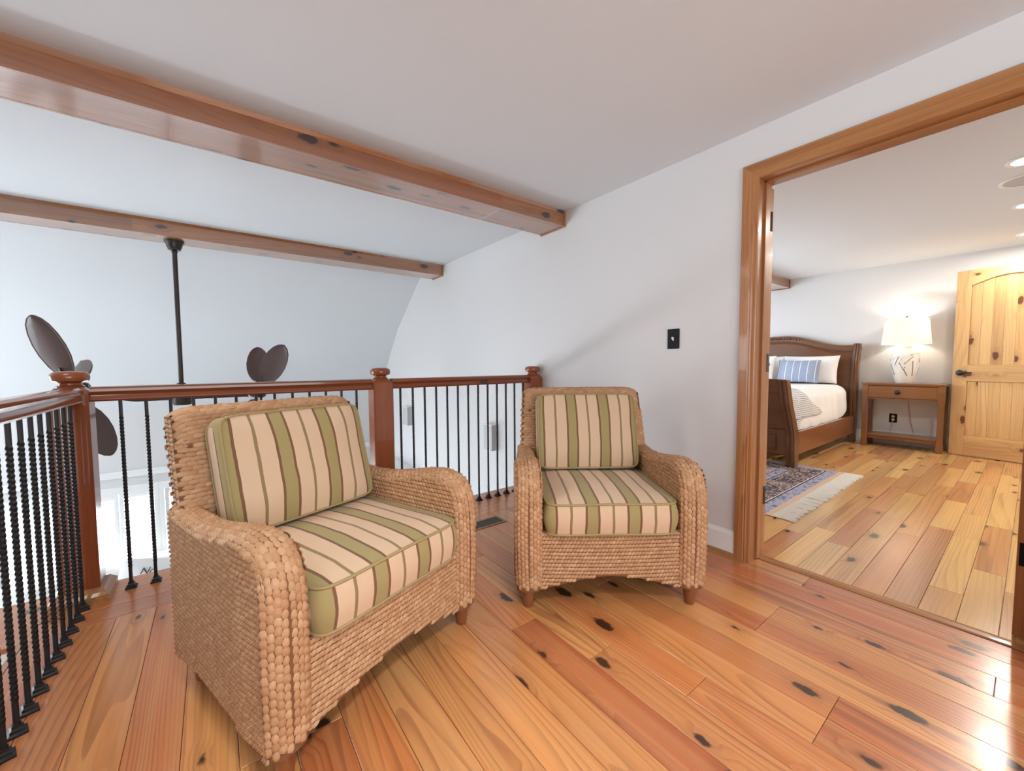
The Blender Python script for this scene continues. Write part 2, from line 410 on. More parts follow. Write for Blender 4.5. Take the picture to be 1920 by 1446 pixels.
# wall behind the camera with an unseen opening, added for the camera-side fill
w = MB()
w.box(XL, 0.0, YB-0.14, YB, ZG, 0.6); w.box(XL, 0.0, YB-0.14, YB, 2.1, 2.45)
w.box(XL, -3.7, YB-0.14, YB, 0.6, 2.1); w.box(-0.7, 0.0, YB-0.14, YB, 0.6, 2.1)
structure('wall_back', w, M['wall'], smooth=False)
# great room floor, out of view; made pale for a cooler bounce
M['lowfloor'] = paint('pale_bounce_floor', (0.66, 0.66, 0.655), 0.95, 0.2)
structure('floor', box(XL, 0, YB, YF, ZG-0.1, ZG), M['lowfloor'], smooth=False)

# bedroom shell
BX, BZ = 4.80, 2.335
BY0, BY1 = -3.3, 1.75
structure('wall_bedroom_back', box(BX, BX+0.12, BY0, BY1, -0.1, 2.45), M['wall'], smooth=False)
w = MB()
w.box(0.14, BX, BY1, BY1+0.12, -0.1, 0.65); w.box(0.14, BX, BY1, BY1+0.12, 2.05, 2.45)
w.box(0.14, 1.75, BY1, BY1+0.12, 0.65, 2.05); w.box(3.65, BX, BY1, BY1+0.12, 0.65, 2.05)
structure('wall_bedroom_left', w, M['wall'], smooth=False)
structure('wall_bedroom_right', box(0.14, BX, BY0-0.12, BY0, -0.1, 2.45), M['wall'], smooth=False)
structure('ceiling_bedroom', box(0.14, BX, BY0, BY1, BZ, BZ+0.1), M['ceil'], smooth=False)
mb = MB().box(BX-0.014, BX, BY0, BY1, 0.0, 0.125).box(BX-0.010, BX, BY0, BY1, 0.125, 0.145)
structure('baseboard_bedroom', mb, M['white'], smooth=False, bevel=0.002)

# ------------------------------------------------------------------ loft floor, planks
slab = structure('floor_loft', MB().box(-2.90, 0.075, YB, 0.60, -0.30, -0.020).box(-4.4, -2.90, 0.20, 0.60, -0.30, -0.020), M['white'], smooth=False)
plank_cache = {}
def plank(w, L, mat, parent, cx, cy, rz=0.0, th=0.02, z=0.0):
    L = round(L, 2); key = (round(w, 4), L, mat.name)
    if key not in plank_cache:
        g = 0.0007
        plank_cache[key] = box(-w/2+g, w/2-g, -L/2+g, L/2-g, -th, 0).mesh('plank', mat, smooth=False, bevel=0.0012, seg=1)
    return link('plank', plank_cache[key], parent, (cx, cy, z), (0, 0, rz))

def loft_planks():
    rnd = random.Random(11); PW = 0.127
    x = -2.905
    n = int(round((0.075+2.905)/PW)); pw = (0.075+2.905)/n
    for i in range(n):
        cx = x+pw*(i+0.5); y = 0.205
        y -= 0
        first = True
        while y > -3.3:
            L = rnd.choice([0.9, 1.2, 1.5, 1.8, 2.1, 2.4])
            if first: L = rnd.choice([0.5, 0.8, 1.1, 1.4, 1.7, 2.0, 2.3]); first = False
            plank(pw, L, M['plank'], slab, cx, y-L/2, rnd.choice([0, PI])); y -= L
    # border boards along the open edge
    for cy, wd in ((0.272, 0.135), (0.407, 0.135), (0.546, 0.141)):
        xx = -4.4
        while xx < 0.0:
            L = min(rnd.choice([1.2, 1.6, 2.0, 2.4]), 0.0-xx)
            if L < 0.05: break
            L = round(L, 2)
            plank(wd, L, M['plank'], slab, xx+L/2, cy, PI/2); xx += L
    # rounded nosing at the open edges
    MB().prism([(0.596, -0.03), (0.622, -0.028), (0.626, -0.015), (0.622, -0.001), (0.6165, 0.0), (0.6165, -0.02), (0.596, -0.022)], 'x', -4.4, 0.0).build('nosing', M['trimwood'], slab)
    MB().prism([(-2.93, -0.028), (-2.905, -0.03), (-2.906, 0.0), (-2.924, 0.0), (-2.932, -0.012)], 'y', YB, 0.205).build('nosing', M['trimwood'], slab)
loft_planks()
# fascia under the ledge
structure('trim_3', MB().box(-4.4, 0.0, 0.585, 0.606, -0.42, -0.03), M['white'], smooth=False)

def bedroom_planks():
    sl = structure('floor_bedroom', box(0.075, BX, BY0, BY1, -0.12, -0.020), M['white'], smooth=False)
    rnd = random.Random(5); PW = 0.112; y = -2.2-0.112*4
    x0 = 0.14
    while y < 1.0:
        x = x0; first = True
        while x < BX-0.02:
            L = rnd.choice([0.6, 0.8, 0.9, 1.1, 1.3, 1.6])
            if first: L = rnd.choice([0.3, 0.5, 0.7, 1.0, 1.3]); first = False
            L = round(min(L, BX-x), 2)
            if L < 0.06: break
            plank(PW, L, M['plank_bed'], sl, x+L/2, y+PW/2, PI/2 if rnd.random() < 0.5 else -PI/2); x += L
        y += PW
    # threshold strip
    MB().prism([(0.083, -0.018), (0.139, -0.018), (0.139, 0.001), (0.132, 0.004), (0.089, 0.004), (0.083, 0.0)], 'y', DY1, DY0).build('threshold', M['oak_y'], sl)
bedroom_planks()

# baseboard along the right wall of the loft
bb = structure('baseboard_right', MB().box(-0.013, 0.0, -1.166, 0.42, 0.0, 0.118), M['white'], smooth=False)
MB().prism([(-0.013, 0.118), (0.0, 0.118), (0.0, 0.142), (-0.005, 0.142), (-0.007, 0.132), (-0.012, 0.126)], 'y', -1.166, 0.42).build('cap_moulding', M['white'], bb)
sm = MB().prism([(-0.030, 0.0), (-0.013, 0.0), (-0.013, 0.021), (-0.019, 0.019), (-0.028, 0.010)], 'y', -1.175, 0.42).build('shoe_moulding', M['trimwood'], bb)

# ------------------------------------------------------------------ stairwell steps beyond the side railing
def stairs():
    t = thing('staircase', 'wooden stair treads going down behind the side railing', 'staircase', (0, 0, 0))
    y = 0.20
    for k in range(6):
        z = -0.19*(k+1)
        box(-3.95, -2.97, y-0.28*(k+1), y-0.28*k, z-0.03, z).build('tread', M['trimwood'], t, bevel=0.004)
        box(-3.95, -2.97, y-0.28*k-0.015, y-0.28*k, z+0.0, z+0.165).build('riser', M['white'], t)
    MB().prism([(0.2, -0.02), (0.2, -0.5), (-1.5, -1.6), (-1.5, -1.12)], 'x', -2.97, -2.935).build('stringer', M['white'], t)
stairs()

# ------------------------------------------------------------------ door casing, jambs and doors
def casing():
    prof = [(0.0, 0.0), (0.0, 0.014), (0.004, 0.019), (0.044, 0.021), (0.049, 0.017), (0.055, 0.018), (0.060, 0.013), (0.074, 0.011), (0.078, 0.008), (0.078, 0.0)]
    yo, zo, yr = -1.167, 2.10, -2.236
    root = tag(thing('trim_1', None, None), kind='structure')
    L, H, R = [], [], []
    for wd, d in prof:
        L.append(((-d, yo-wd, 0.0), (-d, yo-wd, zo-wd)))
        H.append(((-d, yo-wd, zo-wd), (-d, yr+wd, zo-wd)))
        R.append(((-d, yr+wd, zo-wd), (-d, yr+wd, 0.0)))
    for part, mat in ((L, M['oak']), (H, M['oak_y']), (R, M['oak'])):
        n = len(part); vs = [a for a, b in part]+[b for a, b in part]
        fs = [(i, (i+1) % n, n+(i+1) % n, n+i) for i in range(n)]+[tuple(range(n)), tuple(range(n, 2*n))]
        MB().add(vs, fs).build('casing_board', mat, root, angle=25)
    # jamb boards with a door stop
    MB().box(-0.004, 0.146, DY0-0.001, DY0+0.018, 0.0, DH+0.02).box(0.055, 0.10, DY0-0.012, DY0, 0.005, DH).build('jamb', M['oak'], root, bevel=0.002)
    MB().box(-0.004, 0.146, DY1-0.018, DY1+0.001, 0.0, DH+0.02).build('jamb', M['oak'], root, bevel=0.002)
    MB().box(-0.004, 0.146, DY1, DY0, DH-0.002, DH+0.019).box(0.055, 0.10, DY1, DY0, DH-0.014, DH-0.002).build('jamb', M['oak_y'], root, bevel=0.002)
    # casing on the bedroom side
    MB().box(0.14, 0.158, DY0, DY0+0.075, 0.0, DH+0.075).build('casing_board', M['oak'], root, bevel=0.003)
    MB().box(0.14, 0.158, DY1-0.075, DY0, DH, DH+0.075).build('casing_board', M['oak_y'], root, bevel=0.003)
casing()

def leaf(name, loc, rz, hz):
    root = tag(thing(name, None, None, loc, rz), kind='structure')
    z0, z1 = 0.012, DH-0.003; s = 0.095; W = 0.438; th = 0.038
    def B(*a): return box(*a)
    B(0, th, 0, s, z0, z1).build('stile', M['oak'], root, bevel=0.003)
    B(0, th, W-s, W, z0, z1).build('stile', M['oak'], root, bevel=0.003)
    for a, b in ((z0, z0+0.22), (0.85, 1.0), (z1-0.12, z1)):
        B(0, th, s, W-s, a, b).build('rail', M['oak_y'], root, bevel=0.003)
    for a, b in ((z0+0.22, 0.85), (1.0, z1-0.12)):
        B(0.010, th-0.010, s, W-s, a, b).build('panel', M['oak'], root, bevel=0.003)
    sg = 1 if rz == 0 else -1
    for z in hz:
        if rz != 0:
            box(0.006, 0.034, -0.003, 0.001, z-0.045, z+0.045).build('hinge', M['black'], root, bevel=0.0012)
            continue
        h = MB().box(-0.016, 0.0, -0.007, 0.006, z-0.045, z+0.045).box(0.0, 0.030, -0.0025, 0.001, z-0.045, z+0.045)
        h.tube([(-0.010, -0.008, z-0.05), (-0.010, -0.008, z+0.05)], 0.0075, 10)
        h.build('hinge', M['hinge'], root, bevel=0.001)
    return root
leaf('door_1', (0.166, DY0+0.007, 0), 0.0, (1.835, 1.075, 0.337))
leaf('door_2', (0.166, -2.119, 0), -PI/2, (1.80, 1.07, 0.337))

def pine_door():
    t = tag(thing('door_3', None, None, (4.574, -1.563, 0.0), math.atan2(-0.467, -0.101)), kind='structure')
    W, H, th = 0.81, 2.092, 0.036; st = 0.115
    def sl(mb, nm, mat, **kw): return mb.build(nm, mat, t, **kw)
    # local x runs along the leaf, y is thickness (the +y side faces the wall behind), z up
    sl(box(0, st, -th, 0, 0.006, H), 'stile', M['knotty'], bevel=0.002)
    sl(box(W-st, W, -th, 0, 0.006, H), 'stile', M['knotty'], bevel=0.002)
    sl(box(st, W-st, -th, 0, 0.006, 0.235), 'rail', M['knotty_x'], bevel=0.002)
    sl(box(st, W-st, -th, 0, 0.85, 1.035), 'rail', M['knotty_x'], bevel=0.002)
    N = 14; poly = [(st, H), (st, 1.915)]
    for k in range(1, N):
        u = k/N; poly.append((lerp(st, W-st, u), 1.915+0.085*math.sin(PI*u)))
    poly += [(W-st, 1.915), (W-st, H)]
    sl(MB().prism(poly, 'y', -th, 0), 'rail', M['knotty_x'], bevel=0.002)
    nb = 7; bw = (W-2*st)/nb
    sl(box(st, W-st, -th+0.017, -0.017, 0.235, 2.02), 'backing_panel', M['knotty'], smooth=False)
    for a, b in ((0.235, 0.85), (1.035, 2.02)):
        for k in range(nb):
            x0 = st+bw*k
            sl(box(x0, x0+bw, -th+0.012, -0.012, a, b), 'plank', M['knotty'], bevel=0.004, seg=1)
    # handle: round rosette with a lever
    hd = MB().lathe([(0.0, 0), (0.033, 0), (0.034, 0.006), (0.028, 0.013), (0.013, 0.016), (0.012, 0.04), (0.0, 0.042)], 20)
    h = hd.build('door_handle', M['bronze'], t, (0.060, -th, 0.945), (PI/2, 0, 0))
    MB().tube([(0.060, -th-0.036, 0.945), (0.085, -th-0.045, 0.947), (0.115, -th-0.046, 0.950), (0.145, -th-0.044, 0.946), (0.163, -th-0.044, 0.949)], [0.011, 0.010, 0.0085, 0.007, 0.006], 10).build('lever', M['bronze'], t)
M['knotty_x'] = wood('knotty_pine_crossrail', [(0, (0.68, 0.44, 0.20)), (1, (0.72, 0.47, 0.21))], 'x', rings=6, grain=0.32, knots=0.45, cross=7, along=0.8, rough=0.35, coat=0.35, streak=0.15, dark=(0.14, 0.055, 0.025))
pine_door()

# ------------------------------------------------------------------ ceiling beams
def beam(label, y0, y1, z0, z1, xs, name='ceiling_beam', x_end=0.0, x_trim=True):
    t = thing(name, label, 'beam', ((xs[0]+x_end)/2, (y0+y1)/2, (z0+z1)/2), 0, None)
    cx, cy, cz = (xs[0]+x_end)/2, (y0+y1)/2, (z0+z1)/2
    tt = 0.019
    for a, b in zip(xs[:-1], xs[1:]):
        m = (a+b)/2
        box(-(b-a)/2, (b-a)/2, -tt/2, tt/2, -(z1-z0)/2, (z1-z0)/2).build('side_board', M['beam'], t, (m-cx, y0+tt/2-cy, 0), bevel=0.0015)
        box(-(b-a)/2, (b-a)/2, -tt/2, tt/2, -(z1-z0)/2, (z1-z0)/2).build('side_board', M['beam'], t, (m-cx, y1-tt/2-cy, 0), bevel=0.0015)
        box(-(b-a)/2, (b-a)/2, -(y1-y0)/2+tt, (y1-y0)/2-tt, -tt/2, tt/2).build('soffit_board', M['beam'], t, (m-cx+0.3*0, 0, z0+tt/2-cz+0.001), bevel=0.0015)
    # thin trim where the beam meets the wall
    w = 0.007; mb = MB()
    x0, x1 = (x_end-0.016-cx, x_end-cx)
    mb.box(x0, x1, y0-w-cy, y0-cy, z0-w-cz, z1-cz).box(x0, x1, y1-cy, y1+w-cy, z0-w-cz, z1-cz).box(x0, x1, y0-cy, y1-cy, z0-w-cz, z0-cz)
    mb.build('end_trim', M['beam'], t)
    # quarter-round along the top
    MB().prism([(y0-0.012-cy, z1-cz), (y0-cy, z1-0.02-cz), (y0-cy, z1-cz)], 'x', xs[0]-cx, x_end-cx).build('top_moulding', M['beam'], t)
beam('thick knotty pine ceiling beam above the two wicker armchairs', 0.162, 0.437, 2.165, CZ, [-6.55, -3.9, -0.62, 0.0])
beam('slimmer knotty pine beam over the drop, from which the black fan hangs', 2.248, 2.509, 2.155, CZ, [-6.55, -2.75, 0.0])
beam('short stub of pine beam on the bedroom wall above the bed', 0.18, 0.44, 2.205, BZ, [0.16, BX], x_end=BX)

# ------------------------------------------------------------------ railings
RY = 0.487
def lathe_cap():
    mb = MB()
    # chamfered block, neck and round flattened knob
    return mb.lathe([(0.0, 0.0), (0.046, 0.0), (0.047, 0.006), (0.038, 0.012), (0.037, 0.02), (0.050, 0.026), (0.061, 0.031), (0.064, 0.041), (0.0645, 0.052), (0.061, 0.062), (0.053, 0.0695), (0.035, 0.074), (0.0, 0.0755)], 40)
def newel(parent, cx, cy, mat, trim=True, half=0.065, kx=None):
    h = half; zt = 1.0
    b = MB(); ch = 0.010
    def sq(s, z): return [(-s+ch, -s, z), (s-ch, -s, z), (s, -s+ch, z), (s, s-ch, z), (s-ch, s, z), (-s+ch, s, z), (-s, s-ch, z), (-s, -s+ch, z)]
    rows = [sq(h, -0.5), sq(h, 0.455), sq(h-0.006, 0.468), sq(h-0.017, 0.478), sq(h-0.021, 0.484)]
    b.grid(rows, closed_u=True); b.f.append(tuple(range(8))[::-1]); b.f.append(tuple(range(32, 40)))
    n = b.build('newel_post', mat, parent, (cx, cy, 0.5), angle=30)
    lathe_cap().build('cap', M['newel'], n, (0, 0, 0.484))
    if trim:
        e = h+0.003; d = 0.034
        prof = [(0.0, 0.0), (d, 0.0), (d, 0.034), (d-0.012, 0.046), (0.012, 0.060), (0.0, 0.064)]
        mb = MB(); rows = []
        for wd, z in prof:
            s = h+wd; rows.append([(-s, -s, z), (s, -s, z), (s, s, z), (-s, s, z)])
        mb.grid(rows, closed_u=True)
        mb.build('base_trim', M['trimwood'], n, (0, 0, -0.5), smooth=False)
    return n
def baluster_mesh():
    mb = MB(); a = 0.0068; rows = []; N = 150; L = 0.935
    for i in range(N+1):
        z = L*i/N
        tw = min(max((z-0.10)/(0.74), 0), 1)*PI*2*11
        rows.append([((0.0085 if k % 2 == 0 else 0.0072)*math.cos(tw+PI/4+k*PI/4), (0.0085 if k % 2 == 0 else 0.0072)*math.sin(tw+PI/4+k*PI/4), z) for k in range(8)])
    mb.grid(rows, closed_u=True)
    return mb.mesh('baluster', M['iron'], smooth=True, angle=40)
def shoe_mesh():
    mb = MB()
    def sq(s, z): return [(-s, -s, z), (s, -s, z), (s, s, z), (-s, s, z)]
    rows = [sq(0.021, 0), sq(0.021, 0.007), sq(0.0145, 0.011), sq(0.0145, 0.018), sq(0.0100, 0.022), sq(0.0100, 0.031), sq(0.0075, 0.032)]
    mb.grid(rows, closed_u=True)
    return mb.mesh('shoe', M['iron'], smooth=False)
BAL, SHOE = baluster_mesh(), shoe_mesh()
def baluster(parent, x, y, rz=0.0):
    b = link('baluster', BAL, parent, (x, y, 0.0), (0, 0, rz))
    link('shoe', SHOE, b)
RAILP = [(-0.026, 0.918), (0.026, 0.918), (0.030, 0.926), (0.028, 0.940), (0.022, 0.948), (0.026, 0.956), (0.031, 0.964), (0.030, 0.976), (0.020, 0.984), (0.0, 0.987), (-0.020, 0.984), (-0.030, 0.976), (-0.031, 0.964), (-0.026, 0.956), (-0.022, 0.948), (-0.028, 0.940), (-0.030, 0.926)]
def handrail(parent, axis, c, a, b, mat):
    m = (a+b)/2
    poly = [(p[0], p[1]-0.95) for p in RAILP]
    loc = (m, c, 0.95) if axis == 'x' else (c, m, 0.95)
    MB().prism(poly, axis, a-m, b-m).build('handrail', mat, parent, loc, angle=30)
def railings():
    t = thing('railing', 'front railing of twisted black balusters under a red varnished handrail, behind both armchairs', 'railing')
    NX = (-2.792, -1.386, -0.065)
    for x in NX: newel(t, x, RY+0.008, M['newel'])
    handrail(t, 'x', RY, -2.727, -1.451, M['rail']); handrail(t, 'x', RY, -1.321, -0.13, M['rail'])
    for k in range(13): baluster(t, -2.632+0.0905*k, RY)
    for k in range(13): baluster(t, -1.255+0.0896*k, RY)
    s = thing('railing', 'side railing of closely seen black twisted balusters running along the left stairwell edge', 'railing')
    handrail(s, 'y', -2.775, -2.9, 0.43, M['rail_y'])
    for k in range(30): baluster(s, -2.775, 0.371-0.0925*k, 0.3)
    newel(s, -2.79, -2.97, M['newel'])
railings()

# ------------------------------------------------------------------ small wall fittings
def switch():
    t = thing('light_switch', 'black metal light switch plate with pale toggle on the white wall', 'light switch', (0, -0.7815, 1.226))
    box(-0.006, 0, -0.039, 0.039, -0.061, 0.061).build('plate', M['black'], t, bevel=0.003)
    MB().prism([(-0.005, -0.012), (-0.018, 0.002), (-0.019, 0.010), (-0.012, 0.012), (-0.005, 0.006)], 'y', -0.005, 0.005).build('toggle', M['white'], t, bevel=0.001)
    for z in (0.03, -0.03):
        MB().lathe([(0, 0), (0.0035, 0), (0.003, 0.0015), (0, 0.002)], 10).build('screw', M['black'], t, (-0.006, 0, z), (0, -PI/2, 0))
switch()
def sconce(y0, y1, z0, z1, label):
    t = thing('wall_sconce', label, 'wall lamp', (0, (y0+y1)/2, z0), 0, None)
    h = z1-z0; w = abs(y1-y0)/2
    MB().box(-0.075, 0, -w, w, 0, h-0.022).build('shade', M['grey'], t, bevel=0.004)
    MB().box(-0.080, 0, -w-0.005, w+0.005, h-0.022, h-0.014).build('rim', M['white'], t, bevel=0.002)
sconce(3.27, 3.45, 0.205, 0.49, 'grey box sconce on the great room wall, seen beside the middle newel')
sconce(1.12, 1.27, 0.205, 0.485, 'grey box sconce on the great room wall, seen beside the smaller armchair back')

def floor_vent():
    t = thing('floor_vent', 'bronze coloured metal floor register between the two armchairs', 'vent', (-0.86, 0.072, 0.0))
    L, W = 0.155, 0.062
    box(-L+0.012, L-0.012, -W+0.012, W-0.012, 0.0002, 0.001).build('opening', M['duct_shade'], t)  # black sheet standing in for the shaded duct below
    f = MB()
    for q in ((-L, L, -W, -W+0.014), (-L, L, W-0.014, W), (-L, -L+0.016, -W+0.014, W-0.014), (L-0.016, L, -W+0.014, W-0.014)):
        f.box(*q, 0.0, 0.005)
    f.build('frame', M['vent'], t, bevel=0.0015)
    n = 22
    s = MB()
    for k in range(n):
        x = -L+0.022+(2*L-0.044)*k/(n-1)
        a = 0.0026
        s.add([(x-a, -W+0.013, 0.002), (x+a, -W+0.013, 0.0045), (x+a, W-0.013, 0.0045), (x-a, W-0.013, 0.002), (x-a, -W+0.013, 0.001), (x+a, -W+0.013, 0.0035), (x+a, W-0.013, 0.0035), (x-a, W-0.013, 0.001)],
              [(0, 1, 2, 3), (7, 6, 5, 4), (0, 4, 5, 1), (1, 5, 6, 2), (2, 6, 7, 3), (3, 7, 4, 0)])
    o = s.build('slats', M['vent_slat'], t, smooth=False); o['kind'] = 'stuff'
floor_vent()
def outlet():
    t = thing('power_outlet', 'black double power outlet on the bedroom wall under the nightstand', 'outlet', (BX, -1.035, 0.34))
    box(-0.006, 0, -0.038, 0.038, -0.058, 0.058).build('plate', M['black'], t, bevel=0.003)
    for z in (0.021, -0.021):
        MB().lathe([(0, 0), (0.017, 0), (0.016, 0.002), (0, 0.0022)], 18).build('socket', M['ivory'], t, (-0.006, 0, z), (0, -PI/2, 0))
outlet()

# ------------------------------------------------------------------ armchair
def ARM_PROF():
    P = [(-0.046, 0.085), (-0.050, 0.20), (-0.052, 0.32), (-0.052, 0.43), (-0.050, 0.49), (-0.043, 0.535), (-0.029, 0.573), (-0.006, 0.603), (0.026, 0.622), (0.065, 0.632), (0.11, 0.634), (0.17, 0.627), (0.25, 0.611), (0.33, 0.597), (0.41, 0.588), (0.49, 0.586), (0.56, 0.590), (0.63, 0.60), (0.66, 0.605)]
    # smooth resample by arc length
    pts = np.array(P); d = np.r_[0, np.cumsum(np.hypot(*np.diff(pts, axis=0).T))]
    return pts, d
AP, AD = ARM_PROF()
AL = AD[-1]
def arm_pt(s):
    return np.array([np.interp(s, AD, AP[:, 0]), np.interp(s, AD, AP[:, 1])])
def arm_nrm(s):
    a, b = arm_pt(max(s-0.02, 0)), arm_pt(min(s+0.02, AL)); t = b-a; t /= np.linalg.norm(t)
    return np.array([-t[1], t[0]])
def arm_xo(y): return float(np.interp(y, [-0.05, 0.1, 0.64], [0.416, 0.420, 0.385]))
def arm_xi(y): return float(np.interp(y, [-0.05, 0.5, 0.66], [0.303, 0.297, 0.30]))
def arm_top(y):
    ys = AP[5:, 0]; return float(np.interp(y, ys, AP[5:, 1]))
R_E = 0.030
def band(sgn):
    """u across 0..1 inner->outer, v = arc length"""
    us = np.linspace(0, 1, 81); prof = np.c_[us*0.113, -R_E*np.abs(2*us-1)**3.2]
    cum = np.r_[0, np.cumsum(np.hypot(*np.diff(prof, axis=0).T))]; cum /= cum[-1]
    def f(w, v):
        u = float(np.interp(w, cum, us))
        q = arm_pt(v); n = arm_nrm(v); xi, xo = arm_xi(q[0]), arm_xo(q[0])
        e = abs(2*u-1); drop = R_E*e**3.2
        x = lerp(xi, xo, u)+ (0.006*math.sin(PI*min(v/0.5, 1)) if u > 0.5 else 0)
        return np.array([sgn*x, q[0]-n[0]*drop, q[1]-n[1]*drop])
    return f
def back_y(z):   # rear face
    return float(np.interp(z, [0.09, 0.35, 0.60, 0.94], [0.635, 0.65, 0.675, 0.775]))
def back_hw(z): return float(np.interp(z, [0.1, 0.6, 0.93], [0.385, 0.365, 0.352]))

class Weave:
    def __init__(s): s.V = []; s.F = []; s.rnd = random.Random(3)
    def strand(s, c, t, b, n, L, W, H, tip=0.25):
        """a pillow-like strand: c centre, t along, b across, n normal (unit np arrays)"""
        base = len(s.V)
        st = ((-0.5, 0.55, -0.3), (-0.30, 0.98, 0.8), (0.0, 1.0, 1.0), (0.28, 0.66, 0.55), (0.5, 0.10, -0.3)) if tip < 0.25 else ((-0.5, tip, -0.25), (-0.28, 0.85, 0.75), (0.02, 1.0, 1.0), (0.3, 0.8, 0.62), (0.5, tip*0.7, -0.25))
        for a, wd, h in st:
            p = c+t*(a*L)
            s.V.append(p-b*(wd*W/2)-n*(0.25*H)); s.V.append(p+n*(h*H)+b*0.0); s.V.append(p+b*(wd*W/2)-n*(0.25*H))
        for k in range(4):
            a = base+3*k
            s.F.append((a, a+1, a+4, a+3)); s.F.append((a+1, a+2, a+5, a+4))
    def surf(s, f, u0, u1, v0, v1, lu, lv, along='u', ang=0.0, L=1.5, W=1.15, H=0.005, inside=None, jit=0.06, flip=1, tip=0.25, stag=0.5, edge=0.0):
        """cells of real size lu x lv (metres) over f(u,v); strands run along u or v"""
        um, vm = (u0+u1)/2, (v0+v1)/2
        e = 1e-3
        def ln(fn, a, b, k=24):
            p = [fn(lerp(a, b, i/k)) for i in range(k+1)]
            return sum(np.linalg.norm(p[i+1]-p[i]) for i in range(k))
        LU = ln(lambda u: f(u, vm), u0, u1); LV = ln(lambda v: f(um, v), v0, v1)
        nu, nv = max(2, int(round(LU/lu))), max(2, int(round(LV/lv)))
        du, dv = (u1-u0)/nu, (v1-v0)/nv
        for j in range(nv):
            for i in range(nu):
                if along == 'u':
                    u = u0+du*(i+0.5+(stag if j % 2 else 0)); v = v0+dv*(j+0.5)
                else:
                    u = u0+du*(i+0.5); v = v0+dv*(j+0.5+(stag if i % 2 else 0))
                if u > u1+du*0.1 or v > v1+dv*0.1: continue
                uu, vv = min(max(u, u0+du*edge), u1-max(du*edge, 1e-4*(u1-u0))), min(v, v1-1e-4*(v1-v0))
                p = f(uu, vv)
                if inside and not inside(p): continue
                eu, ev = (u1-u0)*e, (v1-v0)*e
                tu = f(uu+eu, vv)-f(uu-eu, vv); tv = f(uu, vv+ev)-f(uu, vv-ev)
                a, b = np.linalg.norm(tu), np.linalg.norm(tv)
                if a < 1e-9 or b < 1e-9: continue
                tu, tv = tu/a, tv/b
                n = np.cross(tu, tv)*flip; n /= (np.linalg.norm(n)+1e-9)
                t0 = tu if along == 'u' else tv
                b0 = np.cross(n, t0)
                an = ang+s.rnd.gauss(0, 0.06)
                t = t0*math.cos(an)+b0*math.sin(an); b = np.cross(n, t)
                ll, ww = (lu, lv) if along == 'u' else (lv, lu)
                s.strand(p+n*s.rnd.uniform(-0.0004, 0.0008), t, b, n, ll*L*s.rnd.uniform(1-jit, 1+jit), ww*W*s.rnd.uniform(1-jit, 1+jit), H*s.rnd.uniform(0.85, 1.15), tip)
    def build(s, parent, name='weave'):
        me = bpy.data.meshes.new(name); me.from_pydata([tuple(v) for v in s.V], [], s.F); me.update()
        me.materials.append(M['weave']); me.polygons.foreach_set('use_smooth', [True]*len(me.polygons))
        o = link(name, me, parent); o['kind'] = 'stuff'
        return o

def surf_mesh(f, u0, u1, v0, v1, nu, nv):
    return [[tuple(f(lerp(u0, u1, i/nu), lerp(v0, v1, j/nv))) for i in range(nu+1)] for j in range(nv+1)]

def bottom_z(y): return 0.085+0.028*math.sin(PI*min(max((y+0.03)/0.66, 0), 1))

def make_arm(t, sgn):
    f = band(sgn)
    base = MB()
    base.grid(surf_mesh(f, 0, 1, 0, AL, 12, 40))
    def out_s(u, v):   # u: along y, v: 0 bottom..1 top edge
        y = lerp(-0.024, 0.655, u); q = arm_top(y)-0.004
        z = lerp(bottom_z(y), q-R_E*0.9, v); x = arm_xo(y)-0.004
        return np.array([sgn*x, y, z])
    def in_s(u, v):
        y = lerp(-0.024, 0.60, u); q = arm_top(y)-0.004
        z = lerp(0.10, q-R_E*0.9, v)
        return np.array([sgn*(arm_xi(y)+0.004), y, z])
    base.grid(surf_mesh(out_s, 0, 1, 0, 1, 26, 14)); base.grid(surf_mesh(in_s, 0, 1, 0, 1, 26, 14))
    arm = base.build('armrest', M['weave_base'], t, angle=60)
    w = Weave()
    # front panel and top: knitted columns running up the front and over the roll
    w.surf(f, 0.0, 1.0, 0.01, AL-0.01, 0.0185, 0.0235, along='v', L=1.40, W=1.08, H=0.0076, flip=sgn, tip=0.2)
    # outer face: rope-like level rows, placed on a straight (y, z) lattice
    def lat(x_of, ymin, ymax, zmin):
        def g(u, v): return np.array([sgn*x_of(u), u, v])
        return g
    g = lat(lambda y: arm_xo(y)-0.002, 0, 0, 0)
    def ok_out(p): return bottom_z(p[1])+0.004 < p[2] < (arm_top(p[1]) if p[1] > -0.02 else 0.56)-0.018
    w.surf(g, -0.028, 0.655, 0.085, 0.62, 0.0098, 0.0160, along='v', ang=0.55*sgn, L=1.22, W=1.12, H=0.0056, inside=ok_out, flip=sgn, tip=0.35, stag=0.0)
    g2 = lat(lambda y: arm_xi(y)+0.002, 0, 0, 0)
    def ok_in(p): return p[2] < (arm_top(p[1]) if p[1] > -0.02 else 0.56)-0.016
    w.surf(g2, -0.028, 0.62, 0.30, 0.62, 0.0180, 0.0170, along='u', ang=-0.4*sgn, L=1.45, W=0.95, H=0.0064, inside=ok_in, flip=-sgn, tip=0.3)
    w.build(arm)

